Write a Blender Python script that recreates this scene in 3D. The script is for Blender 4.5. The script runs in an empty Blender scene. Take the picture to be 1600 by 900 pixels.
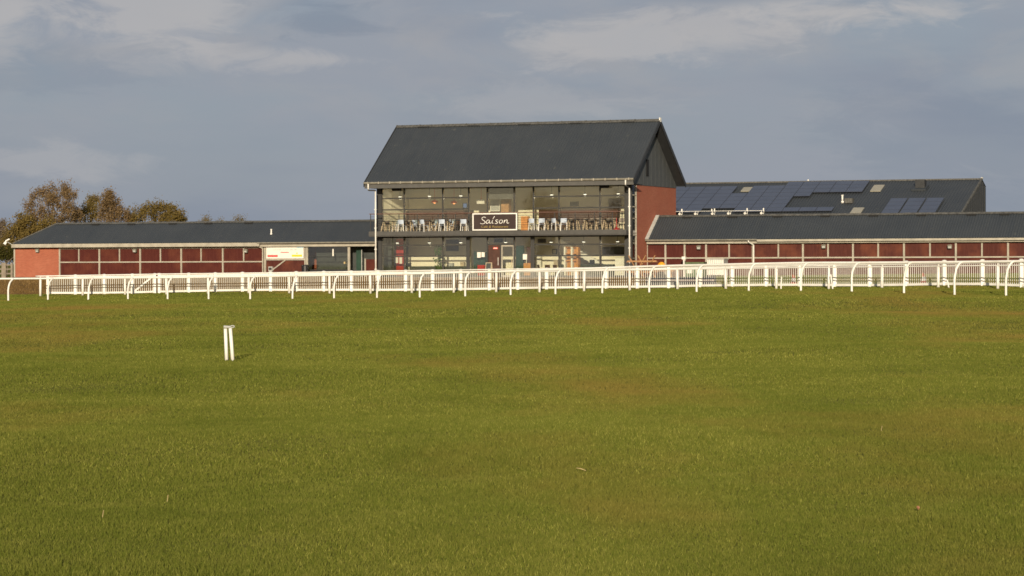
import bpy, math, random
import numpy as np
from mathutils import Matrix, Vector, Quaternion

random.seed(7)
rng = np.random.default_rng(11)
SC = bpy.context.scene
COL = SC.collection

# ------------------------------------------------------------------ camera
F, H0, ROLL, CH = 4000.0, 410.0, 0.003, 1.65          # focal length in photo pixels, horizon row, roll, eye height
PITCH = math.atan((450 - H0) / F)
cam = bpy.data.cameras.new('camera')
cam.sensor_width = 36.0
cam.lens = 36.0 * F / 1600.0
cam.clip_start, cam.clip_end = 0.5, 9000
camo = bpy.data.objects.new('camera', cam)
COL.objects.link(camo)
CM = Matrix.Rotation(math.pi / 2 - PITCH, 3, 'X') @ Matrix.Rotation(-ROLL, 3, 'Z')
camo.matrix_world = Matrix.Translation((0, 0, CH)) @ CM.to_4x4()
SC.camera = camo

# ------------------------------------------------------------------ light
SUN_EL, SUN_DX = math.radians(12.5), 0.04
sun = bpy.data.lights.new('sun', 'SUN')
sun.energy, sun.angle, sun.color = 5.0, math.radians(0.53), (1.0, 0.86, 0.66)
suno = bpy.data.objects.new('sun', sun)
COL.objects.link(suno)
sdir = Vector((SUN_DX, 1.0, -math.tan(SUN_EL) * math.hypot(1, SUN_DX))).normalized()
suno.rotation_euler = sdir.to_track_quat('-Z', 'Y').to_euler()
suno.location = (0, -40, 40)

W = bpy.data.worlds.new('World')
SC.world = W
W.use_nodes = True
nt = W.node_tree
nt.nodes.clear()
def N(t, **k):
    n = nt.nodes.new(t)
    for a, b in k.items():
        setattr(n, a, b)
    return n
out = N('ShaderNodeOutputWorld')
bg = N('ShaderNodeBackground')
bg.inputs['Strength'].default_value = 0.115
sky = N('ShaderNodeTexSky', sky_type='NISHITA', sun_disc=False)
sky.sun_elevation, sky.sun_rotation = SUN_EL, math.pi + math.atan(SUN_DX)
sky.air_density, sky.dust_density, sky.ozone_density = 1.0, 1.5, 1.5
tc = N('ShaderNodeTexCoord')
def cloud(scale, loc, detail, rough, p0, p1, dist=0.0):
    mp = N('ShaderNodeMapping')
    mp.inputs['Scale'].default_value = scale
    mp.inputs['Location'].default_value = loc
    nz = N('ShaderNodeTexNoise')
    nz.inputs['Scale'].default_value = 1.0
    nz.inputs['Detail'].default_value = detail
    nz.inputs['Roughness'].default_value = rough
    nz.inputs['Distortion'].default_value = dist
    rp = N('ShaderNodeValToRGB')
    rp.color_ramp.interpolation = 'EASE'
    rp.color_ramp.elements[0].position = p0
    rp.color_ramp.elements[1].position = p1
    nt.links.new(tc.outputs['Generated'], mp.inputs['Vector'])
    nt.links.new(mp.outputs['Vector'], nz.inputs['Vector'])
    nt.links.new(nz.outputs['Fac'], rp.inputs['Fac'])
    return rp.outputs['Color']
def mixc(fac, a, b, k=1.0):
    m = N('ShaderNodeMix', data_type='RGBA')
    if k != 1.0:
        mm = N('ShaderNodeMath', operation='MULTIPLY')
        mm.inputs[1].default_value = k
        nt.links.new(fac, mm.inputs[0])
        fac = mm.outputs[0]
    nt.links.new(fac, m.inputs['Factor'])
    for s, v in ((6, a), (7, b)):
        if isinstance(v, tuple):
            m.inputs[s].default_value = (*v, 1)
        else:
            nt.links.new(v, m.inputs[s])
    return m.outputs[2]
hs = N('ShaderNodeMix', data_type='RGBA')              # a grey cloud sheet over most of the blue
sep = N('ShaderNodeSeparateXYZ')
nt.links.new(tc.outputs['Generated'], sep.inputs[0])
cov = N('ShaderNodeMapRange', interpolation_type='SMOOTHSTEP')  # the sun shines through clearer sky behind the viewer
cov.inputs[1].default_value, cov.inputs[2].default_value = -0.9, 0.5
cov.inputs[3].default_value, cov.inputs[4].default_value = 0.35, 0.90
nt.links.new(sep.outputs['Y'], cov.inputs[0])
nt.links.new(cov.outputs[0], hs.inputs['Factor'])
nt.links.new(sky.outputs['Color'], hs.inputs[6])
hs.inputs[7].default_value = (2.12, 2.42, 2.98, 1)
c1 = cloud((9, 9, 22), (3.1, 0.4, 0.7), 6, 0.55, 0.36, 0.64)
c2 = cloud((17, 17, 46), (1.7, 2.2, 5.05), 8, 0.58, 0.42, 0.68, 0.4)
c3 = cloud((6, 6, 30), (9.3, 4.1, 1.2), 4, 0.5, 0.45, 0.68)
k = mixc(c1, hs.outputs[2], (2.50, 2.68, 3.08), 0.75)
k = mixc(c3, k, (1.72, 2.05, 2.66), 0.5)
mr = N('ShaderNodeMapRange', interpolation_type='SMOOTHSTEP')   # the broken lit cloud lies above the grey bank
mr.inputs[1].default_value, mr.inputs[2].default_value = 0.040, 0.088
mr.inputs[3].default_value, mr.inputs[4].default_value = 0.15, 1.0
nt.links.new(sep.outputs['Z'], mr.inputs[0])
ml = N('ShaderNodeMath', operation='MULTIPLY')
nt.links.new(c2, ml.inputs[0]); nt.links.new(mr.outputs[0], ml.inputs[1])
k = mixc(ml.outputs[0], k, (3.1, 3.05, 3.1), 0.45)
# banks of sunlit cloud at their own bearing and height in the sky: (bearing, height, half width, half depth, weight)
def M2(op, a, b=None, c=None):
    n_ = N('ShaderNodeMath', operation=op)
    for i_, v_ in enumerate((a, b, c)):
        if v_ is None: continue
        if isinstance(v_, (int, float)): n_.inputs[i_].default_value = v_
        else: nt.links.new(v_, n_.inputs[i_])
    return n_.outputs[0]
az = M2('ARCTAN2', sep.outputs['X'], sep.outputs['Y'])
rag = cloud((26, 26, 78), (4.4, 1.3, 2.6), 11, 0.66, 0.32, 0.70, 0.6)
rag2 = cloud((11, 11, 30), (0.6, 7.3, 3.1), 6, 0.6, 0.30, 0.70, 0.3)
def bank(a0, e0, ra, re, w):
    d = M2('SQRT', M2('ADD', M2('POWER', M2('ABSOLUTE', M2('MULTIPLY', M2('SUBTRACT', az, a0), 1 / ra)), 2.0), M2('POWER', M2('ABSOLUTE', M2('MULTIPLY', M2('SUBTRACT', sep.outputs['Z'], e0), 1 / re)), 2.0)))
    d = M2('ADD', d, M2('MULTIPLY_ADD', rag, -0.75, 0.35)); d = M2('ADD', d, M2('MULTIPLY_ADD', rag2, -0.6, 0.3))
    r_ = N('ShaderNodeMapRange', interpolation_type='SMOOTHSTEP')
    r_.inputs[1].default_value, r_.inputs[2].default_value = 1.05, 0.25
    r_.inputs[3].default_value, r_.inputs[4].default_value = 0.0, w
    nt.links.new(d, r_.inputs[0])
    return r_.outputs[0]
banks = [(-.135, .099, .050, .022, .75), (-.205, .093, .025, .018, .8), (-.075, .079, .045, .007, .6), (.055, .087, .075, .016, .7), (.125, .096, .055, .012, .85), (-.175, .038, .035, .010, .4), (.02, .062, .06, .010, .3), (.0, .16, .30, .03, .5), (.5, .10, .2, .03, .6), (-.55, .09, .2, .03, .6)]
tot = None
for b_ in banks:
    q_ = bank(*b_); tot = q_ if tot is None else M2('MAXIMUM', tot, q_)
k = mixc(tot, k, (3.85, 3.74, 3.72), 0.9)
dk = [(-.072, .093, .040, .012, .6), (-.185, .075, .05, .014, .3), (.09, .105, .08, .006, .6), (.17, .05, .06, .03, .35)]
tot = None
for b_ in dk:
    q_ = bank(*b_); tot = q_ if tot is None else M2('MAXIMUM', tot, q_)
k = mixc(tot, k, (1.62, 1.98, 2.55), 0.9)
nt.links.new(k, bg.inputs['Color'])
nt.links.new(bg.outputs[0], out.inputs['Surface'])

SC.view_settings.view_transform = 'Standard'
SC.view_settings.look = 'None'
SC.view_settings.exposure = 0.12
SC.view_settings.gamma = 1.0
SC.view_settings.use_curve_mapping = False
SC.render.engine = 'CYCLES'
SC.cycles.max_bounces = 8
SC.cycles.transparent_max_bounces = 12
SC.cycles.use_denoising = True
SC.cycles.filter_width = 1.6

# ------------------------------------------------------------------ frames and pixel helpers
TH = math.radians(22)                                  # the buildings stand 22 degrees off the picture plane
CT, ST, OY = math.cos(TH), math.sin(TH), 178.0
def ray(px, py):
    return CM @ Vector(((px - 800) / F, (450 - py) / F, -1.0))
def at(px, py, Y):
    d = ray(px, py)
    return d * (Y / d.y) + Vector((0, 0, CH))
def bp(px, py, v):                                     # pixel -> (u, z) on a plane parallel to the building fronts
    d = ray(px, py)
    P = d * ((v + OY * CT) / (d.x * ST + d.y * CT))
    return P.x * CT - (P.y - OY) * ST, P.z + CH
def bu(px, v=0.0): return bp(px, 400, v)[0]
def bz(px, py, v=0.0): return bp(px, py, v)[1]
def b2w(u, v): return u * CT + v * ST, OY - u * ST + v * CT
def w2b(x, y): return x * CT - (y - OY) * ST, x * ST + (y - OY) * CT
BF = Matrix.Translation((0, OY, 0)) @ Matrix.Rotation(-TH, 4, 'Z')
WF = Matrix.Identity(4)

# ------------------------------------------------------------------ ground heights
FR_X = [13,75,138,200,262,326,391,457,522,589,656,727,798,868,941,1014.5,1088.5,1170,1251.5,1331,1412.5,1491.6,1572,1652]
FR_B = [470.8,470,469,468.3,468.2,468.4,468.7,469.2,468.6,467,466,464.6,463.4,462,460.2,458.5,457,455,455.4,457.2,458.6,459.8,462,464.5]
SR_X = [63,129,195.5,260,325,388.5,452,515,579,643.5,709,775.3,843,912.6,984,1058.6,1134,1213,1295,1378,1466,1559,1655]
SR_B = [462.5,461.5,460.8,460,459.5,459.2,459,458.6,458.1,458,457.9,457.6,456.3,455,453.8,452.7,452.3,452.4,452.1,450.8,451,451.6,452]
PF_X = [75,118,163,207,242,249,295,336.6,379,422.8,463,506,549,590.6,634,676,720,764.6,809,854,900,947,995.6,1044.5,1094,1144,1197,1250,1304,1359,1416,1475.6,1535,1596,1659]
def lerp(xs, ys): return lambda x: float(np.interp(x, xs, ys))
pf_base = lerp([75,163,250,380,506,634,764,900,1045,1197,1359,1600], [459.8,459,457.7,456.6,455.6,454.5,453,451.5,450,449,447.6,446.5])
pf_cap = lerp([75,118,250,380,506,634,764,900,1045,1197,1359,1475,1600], [430,428.6,426.5,424.6,423,421.2,419.6,417.4,414.6,411.2,408.2,406,403.8])
pf_Y = lerp([-50,75,650,1100,1360,1600,1700], [141,140,133,123,116,109,106])
fr_Y = lerp([-60,13,800,1572,1660], [122.5,121,109,93,91])
fr_top = lerp([0,138,262,450,650,800,1020,1170,1258,1340,1420,1500,1580,1660], [435.5,434.5,433.5,431,427.3,423.3,415.7,412.2,410.6,410.4,410,409.2,408.2,407.2])
sr_top = lerp([56,250,450,640,800,1058,1250,1400,1600], [431.6,428.3,426,423,420.6,416.4,413.4,411.8,409.2])
ctrl = []
for x, b in zip(FR_X[::3], FR_B[::3]): ctrl.append(at(x, b, fr_Y(x)))
for x, b in zip(SR_X[::3], SR_B[::3]): ctrl.append(at(x, b, pf_Y(x) - 2.6))
for x in PF_X[::4]: ctrl.append(at(x, pf_base(x), pf_Y(x)))
for x, y, v in ((22,433,3),(300,433.5,3),(587,434.5,0),(800,436,-1.5),(985,434.5,-1),(1180,431.5,3),(1380,429.5,3),(1600,428,3)):
    u, z = bp(x, y, v); X, Y = b2w(u, v); ctrl.append(Vector((X, Y, z)))
for X in (-70, -45, -20, 0, 20, 45, 70):
    for Y in (-10, 30, 65): ctrl.append(Vector((X, Y, 0.0 + 0.02 * math.sin(X * .3 + Y))))
for X in (-90, -40, 0, 40, 90): ctrl.append(Vector((X, 300, 0.75)))
ctrl += [Vector((70, 100, .6)), Vector((70, 160, .8)), Vector((-70, 120, -.1)), Vector((-80, 180, .6))]
P = np.array([[c.x, c.y] for c in ctrl]); zc = np.array([c.z for c in ctrl])
def phi(r2): return 0.5 * r2 * np.log(np.maximum(r2, 1e-9))
n = len(P)
A = np.zeros((n + 3, n + 3))
A[:n, :n] = phi(((P[:, None] - P[None]) ** 2).sum(-1)) + np.eye(n) * 0.6
A[:n, n] = 1; A[:n, n + 1:] = P; A[n, :n] = 1; A[n + 1:, :n] = P.T
wts = np.linalg.solve(A, np.concatenate([zc, [0, 0, 0]]))
def tps(X, Y):
    q = np.stack([X, Y], -1)
    return phi(((q[:, None] - P[None]) ** 2).sum(-1)) @ wts[:n] + wts[n] + q @ wts[n + 1:]
GX = np.linspace(-95, 95, 96); GY = np.linspace(-10, 310, 161)
gxx, gyy = np.meshgrid(GX, GY)
GZ = tps(gxx.ravel(), gyy.ravel()).reshape(gxx.shape)
GZ += 0.018 * np.sin(gxx * .42 + gyy * .23 + 1.0) + 0.016 * np.sin(gyy * .55 - gxx * .17) + 0.012 * np.sin(gxx * .9 + 2) * np.sin(gyy * .8)
_r = np.random.default_rng(5)
_w = np.clip((96 - gyy) / 20, 0, 1)                    # soft unevenness of the open turf
for _ in range(9):
    _a = _r.uniform(-.7, .7); _l = _r.uniform(7, 20); _p = _r.uniform(0, 6.3)
    GZ += _w * .0013 * _l * np.sin(2 * np.pi * (np.sin(_a) * gxx + np.cos(_a) * gyy) / _l + _p)
def zg(X, Y):
    X = np.clip(np.asarray(X, float), -94.9, 94.9); Y = np.clip(np.asarray(Y, float), -9.9, 309.9)
    fx = (X + 95) / 2.0; fy = (Y + 10) / 2.0
    i = fx.astype(int); j = fy.astype(int); a = fx - i; b = fy - j
    return GZ[j, i] * (1 - a) * (1 - b) + GZ[j, i + 1] * a * (1 - b) + GZ[j + 1, i] * (1 - a) * b + GZ[j + 1, i + 1] * a * b
def zgf(x, y): return float(zg(np.array([x]), np.array([y]))[0])
def zgb(u, v): return zgf(*b2w(u, v))

# ------------------------------------------------------------------ materials
MATS = {}
class NT:
    def __init__(s, name):
        s.m = bpy.data.materials.new(name); s.m.use_nodes = True
        s.t = s.m.node_tree; s.t.nodes.clear()
        s.o = s.n('ShaderNodeOutputMaterial')
        MATS[name] = s.m
    def n(s, t, **k):
        x = s.t.nodes.new(t)
        for a, b in k.items(): setattr(x, a, b)
        return x
    def l(s, a, b): s.t.links.new(a, b)
    def noise(s, scale, detail=4, vec=None, rough=.55, coord='Object', stretch=None):
        if vec is None:
            if coord == 'World': vec = s.n('ShaderNodeNewGeometry').outputs['Position']
            else: vec = s.n('ShaderNodeTexCoord').outputs[coord]
        if stretch:
            mp = s.n('ShaderNodeMapping'); mp.inputs['Scale'].default_value = stretch
            s.l(vec, mp.inputs['Vector']); vec = mp.outputs[0]
        z = s.n('ShaderNodeTexNoise')
        z.inputs['Scale'].default_value = scale; z.inputs['Detail'].default_value = detail; z.inputs['Roughness'].default_value = rough
        s.l(vec, z.inputs['Vector'])
        return z.outputs['Fac']
    def ramp(s, fac, stops):
        r = s.n('ShaderNodeValToRGB')
        e = r.color_ramp.elements
        while len(e) < len(stops): e.new(0.5)
        for q, (p, c) in zip(e, stops):
            q.position = p; q.color = (*c, 1) if len(c) == 3 else c
        s.l(fac, r.inputs[0])
        return r.outputs[0]
    def mix(s, fac, a, b, mode='MIX'):
        m = s.n('ShaderNodeMix', data_type='RGBA', blend_type=mode)
        if isinstance(fac, (int, float)): m.inputs[0].default_value = fac
        else: s.l(fac, m.inputs[0])
        for i, v in ((6, a), (7, b)):
            if isinstance(v, tuple): m.inputs[i].default_value = (*v, 1)
            else: s.l(v, m.inputs[i])
        return m.outputs[2]
    def bsdf(s, color, rough=.7, metal=0, spec=.3, bump=None, bstr=.3, bdist=.01):
        b = s.n('ShaderNodeBsdfPrincipled')
        if isinstance(color, tuple): b.inputs['Base Color'].default_value = (*color, 1)
        else: s.l(color, b.inputs['Base Color'])
        b.inputs['Roughness'].default_value = rough; b.inputs['Metallic'].default_value = metal
        b.inputs['Specular IOR Level'].default_value = spec
        if bump is not None:
            u = s.n('ShaderNodeBump'); u.inputs['Strength'].default_value = bstr; u.inputs['Distance'].default_value = bdist
            s.l(bump, u.inputs['Height']); s.l(u.outputs[0], b.inputs['Normal'])
        s.l(b.outputs[0], s.o.inputs[0])
        return b
def plain(name, c, rough=.6, metal=0, spec=.3, var=.25, scale=3.0):
    t = NT(name)
    f = t.noise(scale, 5)
    lo = tuple(x * (1 - var) for x in c); hi = tuple(min(1, x * (1 + var * .6)) for x in c)
    t.bsdf(t.ramp(f, [(.3, lo), (.7, hi)]), rough, metal, spec)
def emit(name, c, st):
    t = NT(name); e = t.n('ShaderNodeEmission'); e.inputs[0].default_value = (*c, 1); e.inputs[1].default_value = st
    t.l(e.outputs[0], t.o.inputs[0])

plain('white_plastic', (.74, .72, .66), .45, var=.10, scale=2)
def grimy(name, c, dirt, rough=.5):
    t = NT(name)
    f = t.noise(1.1, 6, coord='World', rough=.65); f2 = t.noise(7, 4, coord='World')
    k_ = t.mix(t.ramp(f, [(.45, (0, 0, 0)), (.72, (.55, .55, .55))]), c, dirt)
    k_ = t.mix(t.ramp(f2, [(.58, (0, 0, 0)), (.75, (.5, .5, .5))]), k_, dirt)
    t.bsdf(k_, rough, spec=.3)
grimy('rail_plastic', (.74, .72, .66), (.50, .47, .39))
grimy('picket_paint', (.64, .62, .56), (.40, .38, .31), .7)
plain('white_paint', (.66, .64, .58), .6, var=.14, scale=3)
plain('cream_paint', (.36, .33, .265), .65, var=.22, scale=2)
plain('pale_gutter', (.20, .185, .145), .6, var=.3, scale=4)
plain('grey_metal', (.047, .046, .043), .5, var=.15, scale=2)
plain('dark_metal', (.030, .031, .032), .5, var=.2)
plain('fascia_grey', (.085, .083, .077), .6, var=.15)
plain('black_void', (.012, .012, .012), .8, var=.1)
plain('black_plastic', (.02, .02, .022), .4, var=.2)
plain('cladding', (.075, .08, .08), .6, var=.12, scale=2)
plain('lead', (.095, .092, .082), .7, var=.5, scale=6)
plain('rail_brown', (.12, .065, .05), .5, var=.2)
plain('interior_cream', (.84, .78, .62), .8, var=.05, scale=1)
plain('interior_ceiling', (.45, .43, .38), .8, var=.05)
plain('interior_floor', (.20, .155, .11), .5, var=.3)
plain('interior_dark', (.055, .06, .055), .6, var=.3)
plain('slab_grey', (.075, .072, .066), .7, var=.15)
plain('red_paint', (.42, .025, .02), .5, var=.2)
plain('red_cloth', (.35, .03, .025), .8, var=.3)
plain('pale_wood', (.46, .37, .24), .6, var=.25)
plain('orange_wood', (.52, .24, .075), .6, var=.3)
plain('teak', (.40, .22, .10), .65, var=.35, scale=5)
plain('brown_door', (.075, .035, .025), .5, var=.3)
plain('pale_blue', (.42, .48, .56), .5, var=.15)
plain('paper_white', (.70, .67, .59), .7, var=.06)
plain('sign_brown', (.040, .026, .022), .55, var=.2, scale=1)
plain('sign_gold', (.30, .22, .07), .6, var=.1)
plain('ad_red', (.72, .10, .09), .6, var=.1)
plain('ad_yellow', (.80, .50, .03), .6, var=.1)
plain('ad_blue', (.10, .42, .68), .6, var=.15)
plain('ad_grey', (.42, .42, .44), .7, var=.1)
plain('dark_green', (.02, .05, .035), .6, var=.3)
plain('olive_green', (.10, .13, .06), .7, var=.3)
plain('bin_green', (.12, .17, .09), .6, var=.3)
plain('grey_box', (.40, .40, .37), .6, var=.15)
plain('weathered_wood', (.22, .185, .14), .8, var=.35, scale=4)
plain('cone_orange', (.75, .12, .04), .5, var=.15)
plain('umbrella_orange', (.75, .33, .02), .7, var=.2)
plain('tv_black', (.02, .02, .025), .25, var=.1)
plain('leaf_green', (.07, .12, .02), .7, var=.5, scale=9)
plain('straw', (.46, .35, .17), .8, var=.2)
plain('dead_leaf', (.42, .20, .10), .8, var=.3)
plain('bark', (.14, .11, .08), .9, var=.4, scale=5)
plain('birch_bark', (.20, .18, .15), .8, var=.5, scale=5)
plain('skylight_sheet', (.30, .28, .22), .5, var=.15)
plain('panel_frame', (.045, .05, .065), .4, var=.1)
emit('lamp_warm', (1, .36, .12), 2.2)
emit('lamp_white', (1, .92, .72), 2.6)
emit('screen_blue', (.35, .5, .8), .35)

t = NT('roof_sheet')                                   # dark profiled sheeting with slight weathering
f1 = t.noise(.35, 5, rough=.6); f2 = t.noise(9, 4)
c = t.ramp(f1, [(.3, (.030, .036, .043)), (.7, (.041, .047, .053))])
c = t.mix(t.ramp(f2, [(.62, (0, 0, 0)), (.8, (.35, .35, .35))]), c, (.085, .085, .075))
st_ = t.noise(1.0, 5, stretch=(5, .25, .25), rough=.6)  # run-off streaks down the slope
c = t.mix(t.ramp(st_, [(.45, (0, 0, 0)), (.75, (.28, .28, .28))]), c, (.055, .058, .056))
c = t.mix(t.ramp(t.noise(2.2, 2), [(.70, (0, 0, 0)), (.76, (.6, .6, .6))]), c, (.075, .078, .07))
t.bsdf(c, .62, spec=.35, bump=t.noise(25, 3), bstr=.12, bdist=.01)

t = NT('brick')
tcn = t.n('ShaderNodeTexCoord'); sp = t.n('ShaderNodeSeparateXYZ'); cb = t.n('ShaderNodeCombineXYZ')
t.l(tcn.outputs['Object'], sp.inputs[0])
ad = t.n('ShaderNodeMath', operation='ADD'); t.l(sp.outputs[0], ad.inputs[0]); t.l(sp.outputs[1], ad.inputs[1])
t.l(ad.outputs[0], cb.inputs[0]); t.l(sp.outputs[2], cb.inputs[1])
bt = t.n('ShaderNodeTexBrick')
bt.inputs['Color1'].default_value = (.29, .080, .041, 1); bt.inputs['Color2'].default_value = (.365, .110, .060, 1)
bt.inputs['Mortar'].default_value = (.30, .15, .10, 1)
bt.inputs['Scale'].default_value = 1.0; bt.inputs['Mortar Size'].default_value = .008
bt.inputs['Brick Width'].default_value = .225; bt.inputs['Row Height'].default_value = .075
t.l(cb.outputs[0], bt.inputs['Vector'])
c = t.mix(t.ramp(t.noise(.8, 5), [(.3, (0, 0, 0)), (.75, (.5, .5, .5))]), bt.outputs['Color'], (.27, .070, .038))
t.bsdf(c, .85, bump=bt.outputs['Fac'], bstr=.3, bdist=-.006)

def boards(name, a, b, stain):
    t = NT(name)
    g = t.noise(4.0, 6, stretch=(6, 6, .35)); g2 = t.noise(.9, 3)
    c = t.ramp(g, [(.3, a), (.72, b)])
    c = t.mix(t.ramp(g2, [(.48, (0, 0, 0)), (.72, (.8, .8, .8))]), c, stain)
    w = t.n('ShaderNodeTexWave', wave_type='BANDS', bands_direction='X'); w.inputs['Scale'].default_value = 1.1
    t.l(t.n('ShaderNodeTexCoord').outputs['Object'], w.inputs['Vector'])
    t.bsdf(c, .7, spec=.15, bump=w.outputs['Fac'], bstr=.35, bdist=.01)
boards('maroon_boards', (.056, .0115, .009), (.080, .020, .0145), (.108, .031, .018))
boards('maroon_boards_worn', (.056, .0145, .011), (.086, .026, .019), (.140, .044, .024))

t = NT('solar_cell')
g = t.noise(1.2, 3)
t.bsdf(t.ramp(g, [(.3, (.044, .054, .082)), (.7, (.054, .065, .096))]), .3, spec=.5)

t = NT('glass')                                        # thin pane: mostly clear, mirror share rising with angle
fr = t.n('ShaderNodeFresnel'); fr.inputs[0].default_value = 1.5
mm = t.n('ShaderNodeMath', operation='MULTIPLY_ADD'); mm.inputs[1].default_value = 1.6; mm.inputs[2].default_value = .045
t.l(fr.outputs[0], mm.inputs[0])
tr = t.n('ShaderNodeBsdfTransparent'); tr.inputs[0].default_value = (.96, .97, .93, 1)
gl = t.n('ShaderNodeBsdfGlossy'); gl.inputs['Roughness'].default_value = .02; gl.inputs[0].default_value = (.9, .92, .92, 1)
mx = t.n('ShaderNodeMixShader'); t.l(mm.outputs[0], mx.inputs[0]); t.l(tr.outputs[0], mx.inputs[1]); t.l(gl.outputs[0], mx.inputs[2])
t.l(mx.outputs[0], t.o.inputs[0])

def turf(name, dark, mid, light, worn, tl=.35):        # blade material, colour drifting over the field
    t = NT(name)
    pos = t.n('ShaderNodeNewGeometry').outputs['Position']
    big = t.noise(.22, 5, vec=pos, rough=.6, stretch=(1.0, .55, 1)); med = t.noise(1.6, 5, vec=pos, rough=.65)
    wn = t.noise(.11, 6, vec=pos, rough=.62, stretch=(1.0, .38, 1))
    at_ = t.n('ShaderNodeAttribute', attribute_name='rnd').outputs['Fac']
    c = t.ramp(at_, [(.0, dark), (.55, mid), (.90, light), (1.0, tuple(min(1, x * 1.9) for x in light))])
    c = t.mix(t.ramp(big, [(.36, (.60, .60, .60)), (.62, (0, 0, 0))]), c, dark)
    c = t.mix(t.ramp(med, [(.5, (0, 0, 0)), (.72, (.45, .45, .45))]), c, light)
    fin = t.noise(4.5, 4, vec=pos, rough=.7)
    c = t.mix(t.ramp(fin, [(.34, (.32, .32, .32)), (.52, (0, 0, 0))]), c, dark)
    c = t.mix(t.ramp(t.noise(.45, 5, vec=pos, rough=.7, stretch=(1, .6, 1)), [(.36, (.35, .35, .35)), (.5, (0, 0, 0))]), c, tuple(x * .8 for x in dark))
    c = t.mix(t.ramp(wn, [(.505, (0, 0, 0)), (.67, (.72, .72, .72))]), c, worn)
    d = t.n('ShaderNodeBsdfDiffuse'); d.inputs['Roughness'].default_value = .5; t.l(c, d.inputs[0])
    tr = t.n('ShaderNodeBsdfTranslucent'); t.l(c, tr.inputs[0])
    m = t.n('ShaderNodeMixShader'); m.inputs[0].default_value = tl
    t.l(d.outputs[0], m.inputs[1]); t.l(tr.outputs[0], m.inputs[2])
    t.l(m.outputs[0], t.o.inputs[0])
turf('grass_blade', (.116, .143, .022), (.188, .196, .034), (.248, .240, .056), (.262, .170, .048))
turf('dry_blade', (.14, .085, .03), (.21, .13, .05), (.28, .19, .08), (.24, .15, .06))

t = NT('field_soil')
pos = t.noise(.3, 6, coord='World'); fine = t.noise(14, 5, coord='World')
c = t.ramp(pos, [(.3, (.12, .13, .018)), (.7, (.16, .15, .026))])
t.bsdf(t.mix(.4, c, t.ramp(fine, [(.3, (.09, .09, .014)), (.7, (.18, .17, .03))])), .95, spec=.05, bump=fine, bstr=.8, bdist=.04)
t = NT('brown_earth')
fine = t.noise(6, 6, coord='World')
t.bsdf(t.ramp(fine, [(.3, (.13, .075, .03)), (.7, (.22, .14, .06))]), .95, spec=.05, bump=fine, bstr=.8, bdist=.04)
t = NT('tarmac')
fine = t.noise(20, 5, coord='World')
t.bsdf(t.ramp(fine, [(.3, (.04, .04, .045)), (.7, (.07, .068, .07))]), .9, spec=.1, bump=fine, bstr=.4, bdist=.01)
plain('kerb_stone', (.34, .27, .24), .9, var=.3, scale=4)

def foliage(name, a, b, c3):
    t = NT(name)
    at_ = t.n('ShaderNodeAttribute', attribute_name='rnd').outputs['Fac']
    f = t.noise(.55, 4, coord='World')
    c = t.ramp(at_, [(0, a), (.6, b), (1, c3)])
    c = t.mix(t.ramp(f, [(.4, (0, 0, 0)), (.65, (.6, .6, .6))]), c, b)
    d = t.n('ShaderNodeBsdfDiffuse'); t.l(c, d.inputs[0])
    tr = t.n('ShaderNodeBsdfTranslucent'); t.l(c, tr.inputs[0])
    m = t.n('ShaderNodeMixShader'); m.inputs[0].default_value = .5
    t.l(d.outputs[0], m.inputs[1]); t.l(tr.outputs[0], m.inputs[2]); t.l(m.outputs[0], t.o.inputs[0])
foliage('leaf_rust', (.17, .118, .060), (.27, .185, .092), (.36, .25, .135))
foliage('leaf_olive', (.145, .110, .034), (.23, .168, .054), (.31, .225, .08))
foliage('leaf_hedge', (.05, .055, .015), (.085, .08, .02), (.13, .11, .04))
foliage('leaf_far', (.20, .16, .12), (.24, .19, .14), (.28, .22, .17))

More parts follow.
